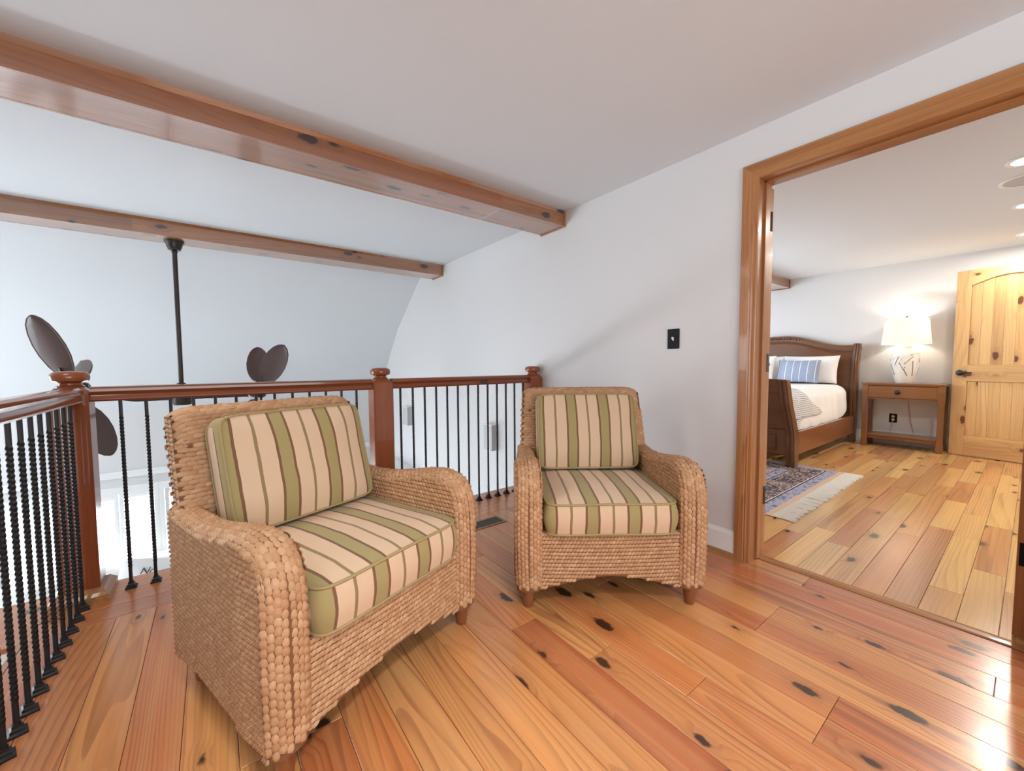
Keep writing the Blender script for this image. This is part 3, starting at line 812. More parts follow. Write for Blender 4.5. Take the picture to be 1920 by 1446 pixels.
def make_back(t):
    base = MB(); TH = 0.082; Z1 = 0.915
    def prof(v):  # v: 0 front bottom -> over the top -> rear bottom, returns (y,z)
        pts = PROFB
        return np.array([np.interp(v, PBD, pts[:, 0]), np.interp(v, PBD, pts[:, 1])])
    L = []
    for z in (0.30, 0.45, 0.6, 0.75, 0.86): L.append((back_y(z)-TH, z))
    zc = 0.893; yc = back_y(zc)-TH/2; r = TH/2
    for k in range(9):
        a = PI-PI*k/8; L.append((yc+r*math.cos(a), zc+r*0.85*math.sin(a)))
    for z in (0.86, 0.75, 0.6, 0.45, 0.3, 0.2, 0.10): L.append((back_y(z), z))
    PROFB = np.array(L); PBD = np.r_[0, np.cumsum(np.hypot(*np.diff(PROFB, axis=0).T))]; TL = PBD[-1]
    def f(u, v):   # u -1..1 across
        y, z = prof(v); hw = back_hw(z)
        e = abs(u); ce = 0.012*e**10
        zz = z-(0.035*e**14 if z > 0.80 else 0)
        return np.array([u*hw, y+0.012*e**6*(1 if v < TL*0.45 else -1), zz])
    base.grid(surf_mesh(f, -1, 1, 0, TL, 20, 50))
    def side(sg):
        def g(u, v):
            z = lerp(0.10, 0.90, v); y = lerp(back_y(z)-TH+0.010, back_y(z)-0.010, u)
            return np.array([sg*(back_hw(z)-0.001), y, z])
        return g
    for sg in (-1, 1): base.grid(surf_mesh(side(sg), 0, 1, 0, 1, 4, 20))
    b = base.build('backrest', M['weave_base'], t, angle=60)
    w = Weave()
    w.surf(f, -1.0, 1.0, 0.02, TL-0.02, 0.031, 0.0160, along='u', L=1.42, W=1.3, H=0.0070, flip=1, tip=0.6, edge=0.4)
    for sg in (-1, 1):
        w.surf(side(sg), 0, 1, 0.62 if False else 0.6, 0.99, 0.026, 0.0160, along='u', L=1.05, W=1.1, H=0.006, flip=sg, tip=0.4, stag=0.0)
        # rear corner column below the arm line
        w.surf(side(sg), 0, 1, 0.0, 0.6, 0.026, 0.0160, along='u', L=1.05, W=1.1, H=0.006, flip=sg, tip=0.4, stag=0.0)
    w.build(b)

def make_apron(t):
    def f(u, v):
        x = lerp(-0.312, 0.312, u); zb = 0.085+0.062*math.cos(PI*x/0.64)**1.3
        return np.array([x, -0.022-0.012*math.cos(PI*x/0.62), lerp(zb, 0.345, v)])
    base = MB(); base.grid(surf_mesh(f, 0, 1, 0, 1, 24, 8))
    g = lambda u, v: f(u, v)+np.array([0, 0.03, 0])
    base.grid(surf_mesh(g, 0, 1, 0, 1, 24, 8))
    base.grid([[tuple(f(i/24, 0)) for i in range(25)], [tuple(g(i/24, 0)) for i in range(25)]])
    a = base.build('apron', M['weave_base'], t, angle=60)
    w = Weave()
    def g2(u, v):
        return np.array([u, -0.024-0.012*math.cos(PI*u/0.62), v])
    def ok(p): return p[2] > 0.087+0.062*math.cos(PI*min(max(p[0]/0.64, -0.5), 0.5))**1.3
    w.surf(g2, -0.312, 0.312, 0.085, 0.338, 0.0155, 0.0165, along='u', ang=0.42, L=1.5, W=0.90, H=0.0066, inside=ok, flip=1, tip=0.3)
    w.build(a)
    # seat deck
    box(-0.30, 0.30, -0.01, 0.60, 0.325, 0.34).build('seat_deck', M['weave_base'], t)

def cushion(name, hw, hd, h, crown, n=56, corner=0.06, seed=0, bulge=0.012, sag=0.0):
    """box cushion centred at the origin; x half width hw, y half depth hd, z half height h"""
    out = []
    P = 3.2+0.0
    for k in range(n):
        a = 2*PI*k/n
        c, s_ = math.cos(a), math.sin(a); e = 2/12.0
        out.append((math.copysign(abs(c)**e, c)*hw, math.copysign(abs(s_)**e, s_)*hd))
    mb = MB(); rows = []
    def nz(x, y, z, k=0.006): return k*noise.noise(Vector((x*5+seed, y*5, z*5)))
    for i in range(13):           # bottom cap
        sc = i/12; z = -h-crown*0.6*(1-sc**2.6)
        rows.append([(x*max(sc, 0.001), y*max(sc, 0.001), z) for x, y in out])
    for i in range(1, 8):         # boxing
        v = i/8; z = lerp(-h, h, v); bl = 1+bulge*math.sin(PI*v)/hw
        rows.append([(x*bl, y*bl, z+nz(x, y, z, 0.003)) for x, y in out])
    for i in range(24, -1, -1):   # top cap
        sc = i/24
        row = []
        for x, y in out:
            px, py = x*max(sc, 0.001), y*max(sc, 0.001)
            zz = h+crown*(1-sc**2.8)+nz(px, py, 0)*(1-sc**8)
            row.append((px, py, zz))
        rows.append(row)
    mb.grid(rows, closed_u=True)
    pip = [[(x*1.004, y*1.004, z0+nz(x, y, z0, 0.003)) for x, y in out] for z0 in (-h, h)]
    return mb, pip

def make_chair(label, loc, rz):
    t = thing('armchair', label, 'armchair', loc, rz, 'woven seagrass armchairs with striped cushions')
    for sx in (-1, 1):
        make_arm(t, sx)
    make_back(t); make_apron(t)
    for sx in (-1, 1):
        for y in (0.0, 0.575):
            x = 0.362*sx if y == 0 else 0.335*sx
            MB().lathe([(0.018, 0.0), (0.021, 0.004), (0.031, 0.085), (0.033, 0.125)], 20).build('leg', M['legwood'], t, (x, y, 0.0))
    # seat cushion
    mb, pip = cushion('seat_cushion', 0.286, 0.285, 0.066, 0.026, seed=1)
    c = mb.build('seat_cushion', M['stripe'], t, (0, 0.228, 0.408), angle=60)
    for p in pip: MB().tube(p, 0.0048, 6, closed=True).build('piping', M['piping'], c)
    # back cushion, leaning on the back
    mb, pip = cushion('back_cushion', 0.272, 0.205, 0.055, 0.040, seed=4)
    c = mb.build('back_cushion', M['stripe'], t, (0.0, 0.535, 0.690), (math.radians(75), 0, 0), angle=60)
    for p in pip: MB().tube(p, 0.0048, 6, closed=True).build('piping', M['piping'], c)
    return t
ch = make_chair('woven seagrass armchair with striped cushions nearest the black side railing, turned towards the doorway', (-1.824, -0.857, 0), math.radians(20.7))
ch2 = copy_tree(ch)
ch2.location = (-0.896, -1.0225, 0); ch2.rotation_euler = (0, 0, math.radians(-36.1))
ch2['label'] = 'woven seagrass armchair backed into the corner by the white wall and light switch'

# ------------------------------------------------------------------ twin-headed ceiling fan
def fan():
    t = thing('ceiling_fan', 'dark twin-headed ceiling fan with leaf-shaped blades hanging from the far beam', 'ceiling fan', (-2.50, 2.39, 2.155))
    def P(x, y, z): return (x+2.50, y-2.39, z-2.155)
    MB().lathe([(0.0, 0.0), (0.068, 0.0), (0.068, -0.012), (0.060, -0.018), (0.052, -0.055), (0.045, -0.06), (0.045, -0.075), (0.0, -0.076)][::-1], 28).build('canopy', M['bronze'], t)
    MB().lathe([(0.0, -0.11), (0.020, -0.10), (0.022, -0.09), (0.014, -0.07), (0.0, -0.07)], 20).build('ball_joint', M['bronze'], t)
    MB().tube([(0, 0, -0.09), (0, 0, -1.29)], 0.0175, 16).build('downrod', M['bronze'], t)
    MB().lathe([(0.0, -1.32), (0.034, -1.32), (0.034, -1.235), (0.03, -1.225), (0.0, -1.225)], 24).build('coupling', M['bronze'], t)
    hz = 0.80-2.155
    MB().lathe([(0.0, hz-0.06), (0.062, hz-0.06), (0.07, hz-0.04), (0.07, hz+0.035), (0.058, hz+0.05), (0.0, hz+0.05)], 28).build('housing', M['bronze'], t)
    MB().tube([(-0.60, 0, 0.86-2.155), (-0.3, 0, hz+0.0), (0, 0, hz), (0.3, 0, hz), (0.60, 0, 0.80-2.155)], 0.018, 12).build('cross_arm', M['bronze'], t)
    def leaf():
        prof = [(0.0, 0.02), (0.03, 0.05), (0.09, 0.076), (0.18, 0.094), (0.27, 0.097), (0.36, 0.086), (0.43, 0.066), (0.475, 0.040), (0.495, 0.015), (0.5, 0.002)]
        top, bot = [], []
        rows = []
        for s in (-1, 1):
            pass
        mb = MB(); N = 8
        for dy in (0.006, -0.006):
            rows = []
            for z, wd in prof:
                rows.append([(lerp(-wd, wd, i/N), dy+0.012*(1-(2*i/N-1)**2)-0.012, z) for i in range(N+1)])
            mb.grid(rows)
        n = (N+1); m = len(prof)
        for j in range(m-1):
            for i in (0, N):
                mb.f.append((j*n+i, (j+1)*n+i, m*n+(j+1)*n+i, m*n+j*n+i))
        rim = MB()
        pr = [(-wd*0.99, -0.008, z) for z, wd in prof]+[(wd*0.99, -0.008, z) for z, wd in prof[::-1]]
        rim.tube(pr, 0.005, 6, closed=True)
        return mb.mesh('blade', M['blade'], angle=50), rim.mesh('rim', M['blade'])
    BL, RIM = leaf()
    def head(hub, axis, a0, pitch):
        ax = Vector(axis).normalized()
        hp = Vector(hub)
        q = ax.to_track_quat('Z', 'Y')
        o = MB().lathe([(0.0, -0.09), (0.05, -0.09), (0.065, -0.07), (0.065, 0.03), (0.045, 0.055), (0.0, 0.06)], 24).build('motor', M['bronze'], t, P(*hp))
        o.rotation_euler = q.to_euler()
        e1 = ax.orthogonal().normalized()
        z = Vector((0, 0, 1)); e1 = (z-ax*z.dot(ax)).normalized(); e2 = ax.cross(e1)
        for k in range(4):
            a = a0+k*PI/2
            d = e1*math.cos(a)+e2*math.sin(a); tn = ax.cross(d)
            yv = (ax*math.cos(pitch)+tn*math.sin(pitch)); xv = yv.cross(d)
            R = Matrix((xv, yv, d)).transposed()
            st = hp+d*0.05; r0 = hp+d*0.13
            b = link('blade', BL, t, P(*r0)); b.rotation_euler = R.to_euler()
            link('rim', RIM, b)
            br = MB().tube([(0, 0.012, -0.10), (0, 0.02, -0.04), (0, 0.014, 0.03), (0, 0.01, 0.09)], [0.012, 0.01, 0.012, 0.008], 8).build('blade_bracket', M['bronze'], b)
    head((-3.14, 2.385, 0.88), (-0.97, 0.0, -0.24), -0.42, -1.1)
    head((-1.925, 2.385, 0.83), (0.97, 0.15, -0.24), PI/4, -1.1)
fan()

# ------------------------------------------------------------------ windows with plantation shutters in the great room
def shutters():
    k = 0
    for (x0, x1) in WX:
        k += 1
        r = tag(thing('window_%d' % k, None, None), kind='structure')
        fr = MB(); y0, y1 = YF-0.02, YF+0.06
        for q in ((x0-0.03, x1+0.03, WZ1-0.005, WZ1+0.09), (x0-0.03, x1+0.03, WZ0-0.05, WZ0+0.01)): fr.box(q[0], q[1], y0, y1, q[2], q[3])
        fr.box(x0-0.03, x0+0.02, y0, y1, WZ0, WZ1).box(x1-0.02, x1+0.03, y0, y1, WZ0, WZ1)
        fr.build('frame', M['white'], r, bevel=0.003)
        n = 4; w = (x1-x0-0.04)/n
        glass = box(x0, x1, YF+0.115, YF+0.120, WZ0, WZ1).build('pane', M['glass'], r)
        for i in range(n):
            a = x0+0.02+w*i; b = a+w
            p = MB(); s = 0.045; yy0, yy1 = YF+0.005, YF+0.035
            p.box(a+0.003, a+s, yy0, yy1, WZ0+0.012, WZ1-0.008).box(b-s, b-0.003, yy0, yy1, WZ0+0.012, WZ1-0.008)
            p.box(a+s, b-s, yy0, yy1, WZ0+0.012, WZ0+0.085).box(a+s, b-s, yy0, yy1, WZ1-0.07, WZ1-0.008)
            o = p.build('shutter_panel', M['white'], r, bevel=0.002)
            nl = 11
            for j in range(nl):
                z = WZ0+0.085+(WZ1-WZ0-0.155)*(j+0.5)/nl
                link('louver', LOUV(b-a-2*s), o, ((a+b)/2, YF+0.02, z), (math.radians(-50), 0, 0))
            MB().tube([((a+b)/2, YF-0.004, WZ0+0.12), ((a+b)/2, YF-0.004, WZ1-0.1)], 0.005, 6).build('tilt_rod', M['white'], o)
lc = {}
def LOUV(w):
    w = round(w, 4)
    if w not in lc:
        poly = [(-0.032, 0), (-0.015, 0.004), (0.015, 0.004), (0.032, 0), (0.015, -0.004), (-0.015, -0.004)]
        lc[w] = MB().prism(poly, 'x', -w/2, w/2).mesh('louver', M['white'])
    return lc[w]
def mat_glass():
    t = NT('clear_glass')
    tr = t.n('ShaderNodeBsdfTransparent'); gl = t.n('ShaderNodeBsdfGlossy'); gl.inputs['Roughness'].default_value = 0.02
    mx = t.n('ShaderNodeMixShader'); mx.inputs[0].default_value = 0.06
    t.l(tr.outputs[0], mx.inputs[1]); t.l(gl.outputs[0], mx.inputs[2]); t.l(mx.outputs[0], t.out.inputs[0])
    return t.m
M['glass'] = mat_glass()
shutters()
# head trim over the windows
structure('trim_2', MB().box(XL, 0.0, YF-0.035, YF, -0.30, -0.235).box(XL, 0, YF-0.05, YF, -0.235, -0.215), M['white'], smooth=False, bevel=0.003)

# ------------------------------------------------------------------ sofa under the windows with a lettered pillow
def sofa():
    t = thing('sofa', 'cream sofa below the shuttered windows, glimpsed past the loft edge', 'sofa', (-3.1, 4.12, ZG))
    box(-1.1, 1.1, -0.45, 0.40, 0.08, 0.44).build('base', M['sofa'], t, bevel=0.03)
    box(-1.1, 1.1, 0.22, 0.45, 0.3, 1.02).build('back', M['sofa'], t, bevel=0.06, seg=4)
    for sx in (-1, 1): box(sx*1.0-0.12, sx*1.0+0.12, -0.45, 0.42, 0.08, 0.68).build('arm', M['sofa'], t, bevel=0.05, seg=3)
    for sx in (-0.45, 0.45): box(sx-0.43, sx+0.43, -0.47, 0.22, 0.44, 0.60).build('seat_cushion', M['sofa'], t, bevel=0.04, seg=3)
    for sx in (-0.45, 0.45): box(sx-0.43, sx+0.43, 0.02, 0.24, 0.60, 1.06).build('back_cushion', M['sofa'], t, bevel=0.06, seg=4)
    for x in (-1.0, 1.0):
        for y in (-0.38, 0.35): MB().lathe([(0.02, 0), (0.03, 0.085)], 12).build('leg', M['bedwood'], t, (x, y, 0))
    p = thing('throw_pillow', 'white pillow with cursive dark lettering leaning on the cream sofa', 'pillow', (-2.97, 3.98, ZG+0.865), 0)
    mb, pip = cushion('p', 0.26, 0.26, 0.012, 0.055, seed=9)
    b = mb.build('cover', M['linen'], p, (0, 0, 0.0), (math.radians(72), math.radians(14), 0), angle=60)
    txt(b, 'No', 0.105, (-0.10, 0.10, 0.060), (0, 0, 0.1), M['ink'])
def txt(parent, s, size, loc, rot, mat, name='lettering'):
    cu = bpy.data.curves.new(name, 'FONT'); cu.body = s; cu.size = size; cu.extrude = 0.0015; cu.shear = 0.35
    o = bpy.data.objects.new(name, cu); COL.objects.link(o)
    dg = bpy.context.evaluated_depsgraph_get(); me = bpy.data.meshes.new_from_object(o.evaluated_get(dg))
    bpy.data.objects.remove(o)
    me.materials.clear(); me.materials.append(mat)
    return link(name, me, parent, loc, rot)
sofa()

# pale tall cabinet against the great room wall (only its top edge shows past the middle newel)
t = thing('cabinet', 'pale blue-white tall cabinet against the great room wall below the box sconces', 'cabinet', (-0.16, 3.72, ZG))
box(-0.155, 0.155, -0.46, 0.46, 0.0, 1.875).build('body', M['white'], t, bevel=0.004)
box(-0.165, 0.158, -0.47, 0.47, 1.875, 1.90).build('top', M['white'], t, bevel=0.004)
for k in (-1, 1): box(-0.172, -0.155, k*0.23-0.22, k*0.23+0.22, 0.08, 1.84).build('door', M['white'], t, bevel=0.004)

# ------------------------------------------------------------------ bed
BYC, BHW = 0.28, 0.985
HX = ([0.0, 0.35, 0.6, 0.9, 1.15, 1.32, 1.5], [4.60, 4.625, 4.62, 4.64, 4.675, 4.72, 4.745])
FX = ([0.0, 0.12, 0.35, 0.5, 0.65, 0.8, 0.92], [2.425, 2.415, 2.40, 2.335, 2.245, 2.185, 2.135])
def head_top(y):
    u = min(abs(y-BYC)/BHW, 1.0)
    s = 1-min(max((u-0.08)/0.75, 0), 1); s = s*s*(3-2*s)
    return 1.300+0.165*s
def bed():
    t = thing('sleigh_bed', 'dark walnut sleigh bed with scrolled headboard in the room beyond the doorway', 'bed')
    hx = lambda z: interp(z, *HX); fx = lambda z: interp(z, *FX)
    def sweep(fn, zs, y0, y1, d0, d1, name, mat, flare=0.0, **kw):
        mb = MB(); rows = []
        for z in zs:
            x = fn(z); rows.append([(x+d0, y0, z), (x+d1, y0, z), (x+d1, y1, z), (x+d0, y1, z)])
        mb.grid(rows, closed_u=True); n = len(rows)
        mb.f.append((3, 2, 1, 0)); mb.f.append(tuple(range(4*(n-1), 4*n)))
        return mb.build(name, mat, t, **kw)
    # headboard panel
    mb = MB(); NY, NZ = 40, 24
    for d in (-0.015, 0.02):
        rows = []
        for i in range(NY+1):
            y = lerp(BYC-BHW+0.06, BYC+BHW-0.06, i/NY); zt = head_top(y)-0.06
            rows.append([(hx(lerp(0.3, zt, j/NZ))+d, y, lerp(0.3, zt, j/NZ)) for j in range(NZ+1)])
        mb.grid(rows)
    hb = mb.build('headboard', M['bedwood'], t, angle=50)
    # crest rail following the curve
    mb = MB(); rows = []
    for i in range(NY+1):
        y = lerp(BYC-BHW+0.0, BYC+BHW, i/NY); zt = head_top(y); x = hx(zt)
        rows.append([(x-0.045, y, zt-0.075), (x-0.052, y, zt-0.05), (x-0.058, y, zt-0.02), (x-0.045, y, zt), (x+0.0, y, zt+0.012), (x+0.028, y, zt+0.004), (x+0.032, y, zt-0.03), (x+0.022, y, zt-0.075)])
    mb.grid(rows, closed_u=True)
    mb.build('crest_rail', M['bedwood'], t, angle=50)
    # bead under the crest
    MB().tube([(hx(head_top(lerp(BYC-BHW+0.09, BYC+BHW-0.09, i/40))-0.09)-0.02, lerp(BYC-BHW+0.09, BYC+BHW-0.09, i/40), head_top(lerp(BYC-BHW+0.09, BYC+BHW-0.09, i/40))-0.095) for i in range(41)], 0.010, 8).build('bead_moulding', M['bedwood'], t)
    # carved leaves at the centre of the crest
    cv = MB()
    for k in range(-7, 8):
        y = BYC+k*0.040; zt = head_top(y)
        s = 1-abs(k)/9
        sph = [(0.026*s+0.006)*math.sin(PI*i/6) for i in range(7)]
        cv.lathe([(r+1e-4, -0.022*math.cos(PI*i/6)) for i, r in enumerate(sph)], 10, (hx(zt)-0.056, y, zt-0.028+0.008*(k % 2)))
    o = cv.build('carving', M['bedwood'], t); o['kind'] = 'stuff'
    zs = [0, 0.12, 0.25, 0.35, 0.45, 0.55, 0.65, 0.75, 0.85, 0.95, 1.05, 1.15, 1.25, 1.325]
    for y0 in (BYC-BHW, BYC+BHW-0.075):
        o = sweep(hx, zs, y0, y0+0.075, -0.055, 0.035, 'head_post', M['bedwood'], bevel=0.008, angle=30)
        for yy in (y0+0.025, y0+0.05):
            MB().tube([(hx(z)-0.056, yy, z) for z in zs[1:]], 0.009, 8).build('reed', M['bedwood'], o)
    # footboard
    zs = [0.0095, 0.06, 0.12, 0.2, 0.28, 0.35, 0.42, 0.5, 0.57, 0.65, 0.72, 0.8, 0.86, 0.91]
    for y0 in (BYC-BHW, BYC+BHW-0.08):
        mb = MB(); rows = []
        for z in zs:
            x = fx(z); d1 = interp(z, [0, 0.1, 0.3, 0.45, 0.9], [0.055, 0.065, 0.10, 0.055, 0.045])
            rows.append([(x-0.05, y0, z), (x+d1, y0, z), (x+d1, y0+0.08, z), (x-0.05, y0+0.08, z)])
        mb.grid(rows, closed_u=True); n = len(rows)
        mb.f.append((3, 2, 1, 0)); mb.f.append(tuple(range(4*(n-1), 4*n)))
        o = mb.build('foot_post', M['bedwood'], t, bevel=0.008, angle=30)
        for yy in (y0+0.024, y0+0.056):
            MB().tube([(fx(z)-0.051, yy, z) for z in zs[1:]], 0.010, 8).build('reed', M['bedwood'], o)
    mb = MB()
    ya, yb = BYC-BHW+0.08, BYC+BHW-0.08
    for d in (-0.018, 0.02):
        mb.grid([[(fx(z)+d, lerp(ya, yb, i/8), z) for z in np.linspace(0.13, 0.88, 26)] for i in range(9)])
    mb.build('footboard', M['bedwood'], t, angle=50)
    sweep(fx, [0.78, 0.82, 0.86, 0.90, 0.915], ya-0.0, yb, -0.045, 0.035, 'foot_rail', M['bedwood'], bevel=0.006, angle=30)
    sweep(fx, [0.125, 0.2, 0.3, 0.385], ya, yb, -0.032, 0.03, 'foot_rail', M['bedwood'], bevel=0.006, angle=30)
    for k in range(3):
        a = lerp(ya, yb, k/3)+0.09; b = lerp(ya, yb, (k+1)/3)-0.06
        MB().tube([(2.372, a, 0.17), (2.372, b, 0.17), (2.366, b, 0.335), (2.366, a, 0.335)], 0.009, 6, closed=True).build('panel_moulding', M['bedwood'], t)
    # side rails
    for y in (BYC-BHW+0.012, BYC+BHW-0.05):
        box(2.44, 4.60, y, y+0.035, 0.125, 0.36).build('side_rail', M['bedrail'], t, bevel=0.004)
    # mattress
    box(2.50, 4.56, BYC-0.855, BYC+0.855, 0.30, 0.66).build('mattress', M['linen'], t, bevel=0.05, seg=4)
bed()
def duvet_pt(x, s, off=0.0):
    """s: signed distance over the bed from the centre line; falls over the side edges"""
    hw = 0.90; r = 0.14; zt = 0.775
    a = abs(s); sg = -1 if s < 0 else 1
    flat = hw-r
    if a < flat: yy, zz, ny, nz_ = a, zt, 0, 1
    elif a < flat+r*PI/2:
        th = (a-flat)/r; yy = flat+r*math.sin(th); zz = zt-r*(1-math.cos(th)); ny, nz_ = math.sin(th), math.cos(th)
    else:
        d = a-flat-r*PI/2; yy = hw+0.02*min(d/0.2, 1); zz = zt-r-d; ny, nz_ = 1, 0
    wv = 0.012*noise.noise(Vector((x*4, s*3, 2.0)))+0.005*noise.noise(Vector((x*13, s*8, 5.0)))
    if a > flat: wv += 0.010*math.sin(x*22+1.5*math.sin(x*5))*min((a-flat)/0.3, 1)
    o = off+wv
    return (x, BYC+sg*(yy+ny*o), zz+nz_*o)
def bedding():
    S = 0.90-0.14+0.14*PI/2+0.282
    mb = MB()
    nx, ns = 70, 70
    xs = [lerp(2.475, 4.50, i/nx) for i in range(nx+1)]
    rows = []
    for i, x in enumerate(xs):
        # rounded off towards the head end on the side
        k = 1-0.22*max(0, (x-4.15)/0.35)**2
        rows.append([duvet_pt(x, lerp(-S*k, S*k, j/ns)) for j in range(ns+1)])
    mb.grid(rows)
    o = mb.build('duvet', M['linen'], angle=80); tag(o, 'white duvet spread over the sleigh bed', 'duvet')
    # throw blanket over the foot corner
    mb = MB(); n = 40
    pieces = []
    for s0, s1, es, ex, off in ((0.22, 1.125, [0.22, 0.62, 0.74, 0.85, 0.98, 1.05, 1.125], [2.66, 2.74, 2.77, 2.84, 3.05, 3.22, 3.42], 0.022), (1.05, 1.232, [1.05, 1.12, 1.232], [2.78, 2.84, 2.66], 0.012)):
        rows = []
        for i in range(n+1):
            u = i/n; row = []
            for j in range(n+1):
                s = lerp(s0, s1, j/n); x = lerp(2.485, interp(s, es, ex), u)
                pieces.append((s, x))
                row.append(duvet_pt(x, -s, off+0.004*math.sin(u*9+s*7)))
            rows.append(row)
        mb.grid(rows)
    t = NT('striped_throw')
    uv = t.n('ShaderNodeTexCoord').outputs['UV']; sp = t.n('ShaderNodeSeparateXYZ'); t.l(uv, sp.inputs[0])
    q = t.math('SUBTRACT', sp.outputs[0], t.math('MULTIPLY', sp.outputs[1], 0.14))
    fr = t.math('FRACT', t.math('MULTIPLY', q, 48.0))
    c = t.ramp(fr, [(0, (0.24, 0.26, 0.30)), (0.26, (0.66, 0.65, 0.64))], 'CONSTANT')
    t.set(Base_Color=c, Roughness=0.9)
    o = mb.build('throw_blanket', t.m, angle=80)
    lay = o.data.uv_layers.new(name='UVMap')
    for lp in o.data.loops:
        lay.data[lp.index].uv = pieces[lp.vertex_index]
    tag(o, 'thin grey and white striped throw draped over the bed corner by the footboard', 'blanket')
bedding()

def pillow(label, loc, hw, hh, thick, mat, rx, rz, name='pillow', group=None):
    t = thing(name, label, 'pillow', loc, 0, group)
    mb = MB(); rows = []; N = 26
    for sgn in (1, -1):
        rows = []
        for j in range(N+1):
            v = 2*j/N-1; row = []
            for i in range(N+1):
                u = 2*i/N-1
                pin = 1-0.06*(1-abs(u)**2)*abs(v)**4
                pinx = 1-0.05*(1-abs(v)**2)*abs(u)**4
                th = thick*max(0, (1-abs(u)**3.0))**0.6*max(0, (1-abs(v)**3.0))**0.6
                row.append((u*hw*pinx, v*hh*pin, sgn*(th+0.003)+0.006*noise.noise(Vector((u*3+hw*10, v*3, sgn)))*(1-u*u)*(1-v*v)))
            rows.append(row)
        mb.grid(rows)
    b = mb.build('cover', mat, t, (0, 0, hh), (PI/2-rx, 0, rz), angle=80)
    return t, b
def mat_bluepillow():
    t = NT('blue_striped_pillow'); v = t.obj(); s = t.n('ShaderNodeSeparateXYZ'); t.l(v, s.inputs[0])
    x = t.math('ADD', s.outputs[0], t.math('MULTIPLY', t.math('SUBTRACT', t.noise(v, 14, 2), 0.5), 0.010))
    fr = t.math('FRACT', t.math('MULTIPLY_ADD', x, 11.5, 0.55))
    c = t.ramp(fr, [(0, (0.29, 0.335, 0.45)), (0.91, (0.72, 0.72, 0.72))], 'CONSTANT')
    t.set(Base_Color=c, Roughness=0.9); t.bump(t.noise(v, 300, 1), 0.2, 0.002)
    return t.m
M['bluepillow'] = mat_bluepillow()
# pillows face the foot of the bed (-x); local x of the cover is turned to run along -y
RZ = -PI/2
pillow('plain white bed pillow nearest the nightstand', (4.47, -0.20, 0.775), 0.33, 0.20, 0.085, M['linen'], math.radians(18), RZ)
pillow('plain white bed pillow behind the blue striped pillow', (4.49, 0.44, 0.775), 0.33, 0.20, 0.085, M['linen'], math.radians(18), RZ)
pillow('blue grey lumbar pillow with thin white stripes on the bed', (4.27, -0.125, 0.785), 0.25, 0.165, 0.05, M['bluepillow'], math.radians(20), RZ)
p, b = pillow('white pillow with a dark grey printed letter at the left of the bed', (4.22, 0.42, 0.785), 0.27, 0.20, 0.065, M['linen'], math.radians(22), RZ)
MB().tube([(0.13, 0.06, 0.062), (0.21, 0.065, 0.045), (0.215, 0.045, 0.046), (0.15, -0.045, 0.062), (0.16, -0.06, 0.06)], 0.009, 6).build('printed_letter', M['greyink'], b)

# ------------------------------------------------------------------ nightstand and lamp
def nightstand():
    x0, x1, y0, y1 = 4.415, 4.785, -1.525, -0.785
    t = thing('nightstand', 'brown wooden nightstand with one drawer and low shelf between bed and pine door', 'nightstand', ((x0+x1)/2, (y0+y1)/2, 0))
    cx, cy = (x0+x1)/2, (y0+y1)/2
    hx, hy = (x1-x0)/2, (y1-y0)/2
    MB().box(-hx, hx, -hy, hy, 0.787, 0.810).box(-hx+0.008, hx, -hy+0.008, hy-0.008, 0.775, 0.787).build('top', M['nswood'], t, bevel=0.003)
    a, b = hx-0.03, hy-0.035
    for sx in (-1, 1):
        for sy in (-1, 1):
            mb = MB(); rows = []
            for z, s in ((0.0, 0.030), (0.02, 0.032), (0.12, 0.026), (0.30, 0.0245), (0.55, 0.0265), (0.61, 0.030), (0.776, 0.030)):
                rows.append([(-s, -s, z), (s, -s, z), (s, s, z), (-s, s, z)])
            mb.grid(rows, closed_u=True); mb.f.append((3, 2, 1, 0)); n = len(rows); mb.f.append(tuple(range(4*n-4, 4*n)))
            mb.build('leg', M['nswood'], t, (sx*(a-0.005), sy*(b-0.0), 0), bevel=0.004, angle=30)
    box(-a+0.02, a, b-0.012, b+0.012, 0.615, 0.775).build('side_apron', M['nswood'], t)
    box(-a+0.02, a, -b-0.012, -b+0.012, 0.615, 0.775).build('side_apron', M['nswood'], t)
    box(a-0.012, a+0.012, -b, b, 0.615, 0.775).build('rear_apron', M['nswood'], t)
    box(-a-0.012, -a+0.015, -b+0.025, b-0.025, 0.607, 0.622).build('front_rail', M['nswood'], t)
    d = box(-a-0.020, -a+0.012, -b+0.030, b-0.030, 0.626, 0.770).build('drawer', M['nswood'], t, bevel=0.003)
    k = MB().lathe([(0.0, 0.0), (0.030, 0.0), (0.030, 0.004), (0.022, 0.007), (0.018, 0.016), (0.010, 0.02), (0.0, 0.021)], 20)
    k.build('pull', M['bronze'], d, (-a-0.020, 0.035, 0.697), (0, -PI/2, 0))
    MB().box(-a-0.005, a, -b, b, 0.135, 0.155).box(-a+0.005, -a+0.02, -b, b, 0.10, 0.135).build('shelf', M['nswood'], t, bevel=0.003)
nightstand()

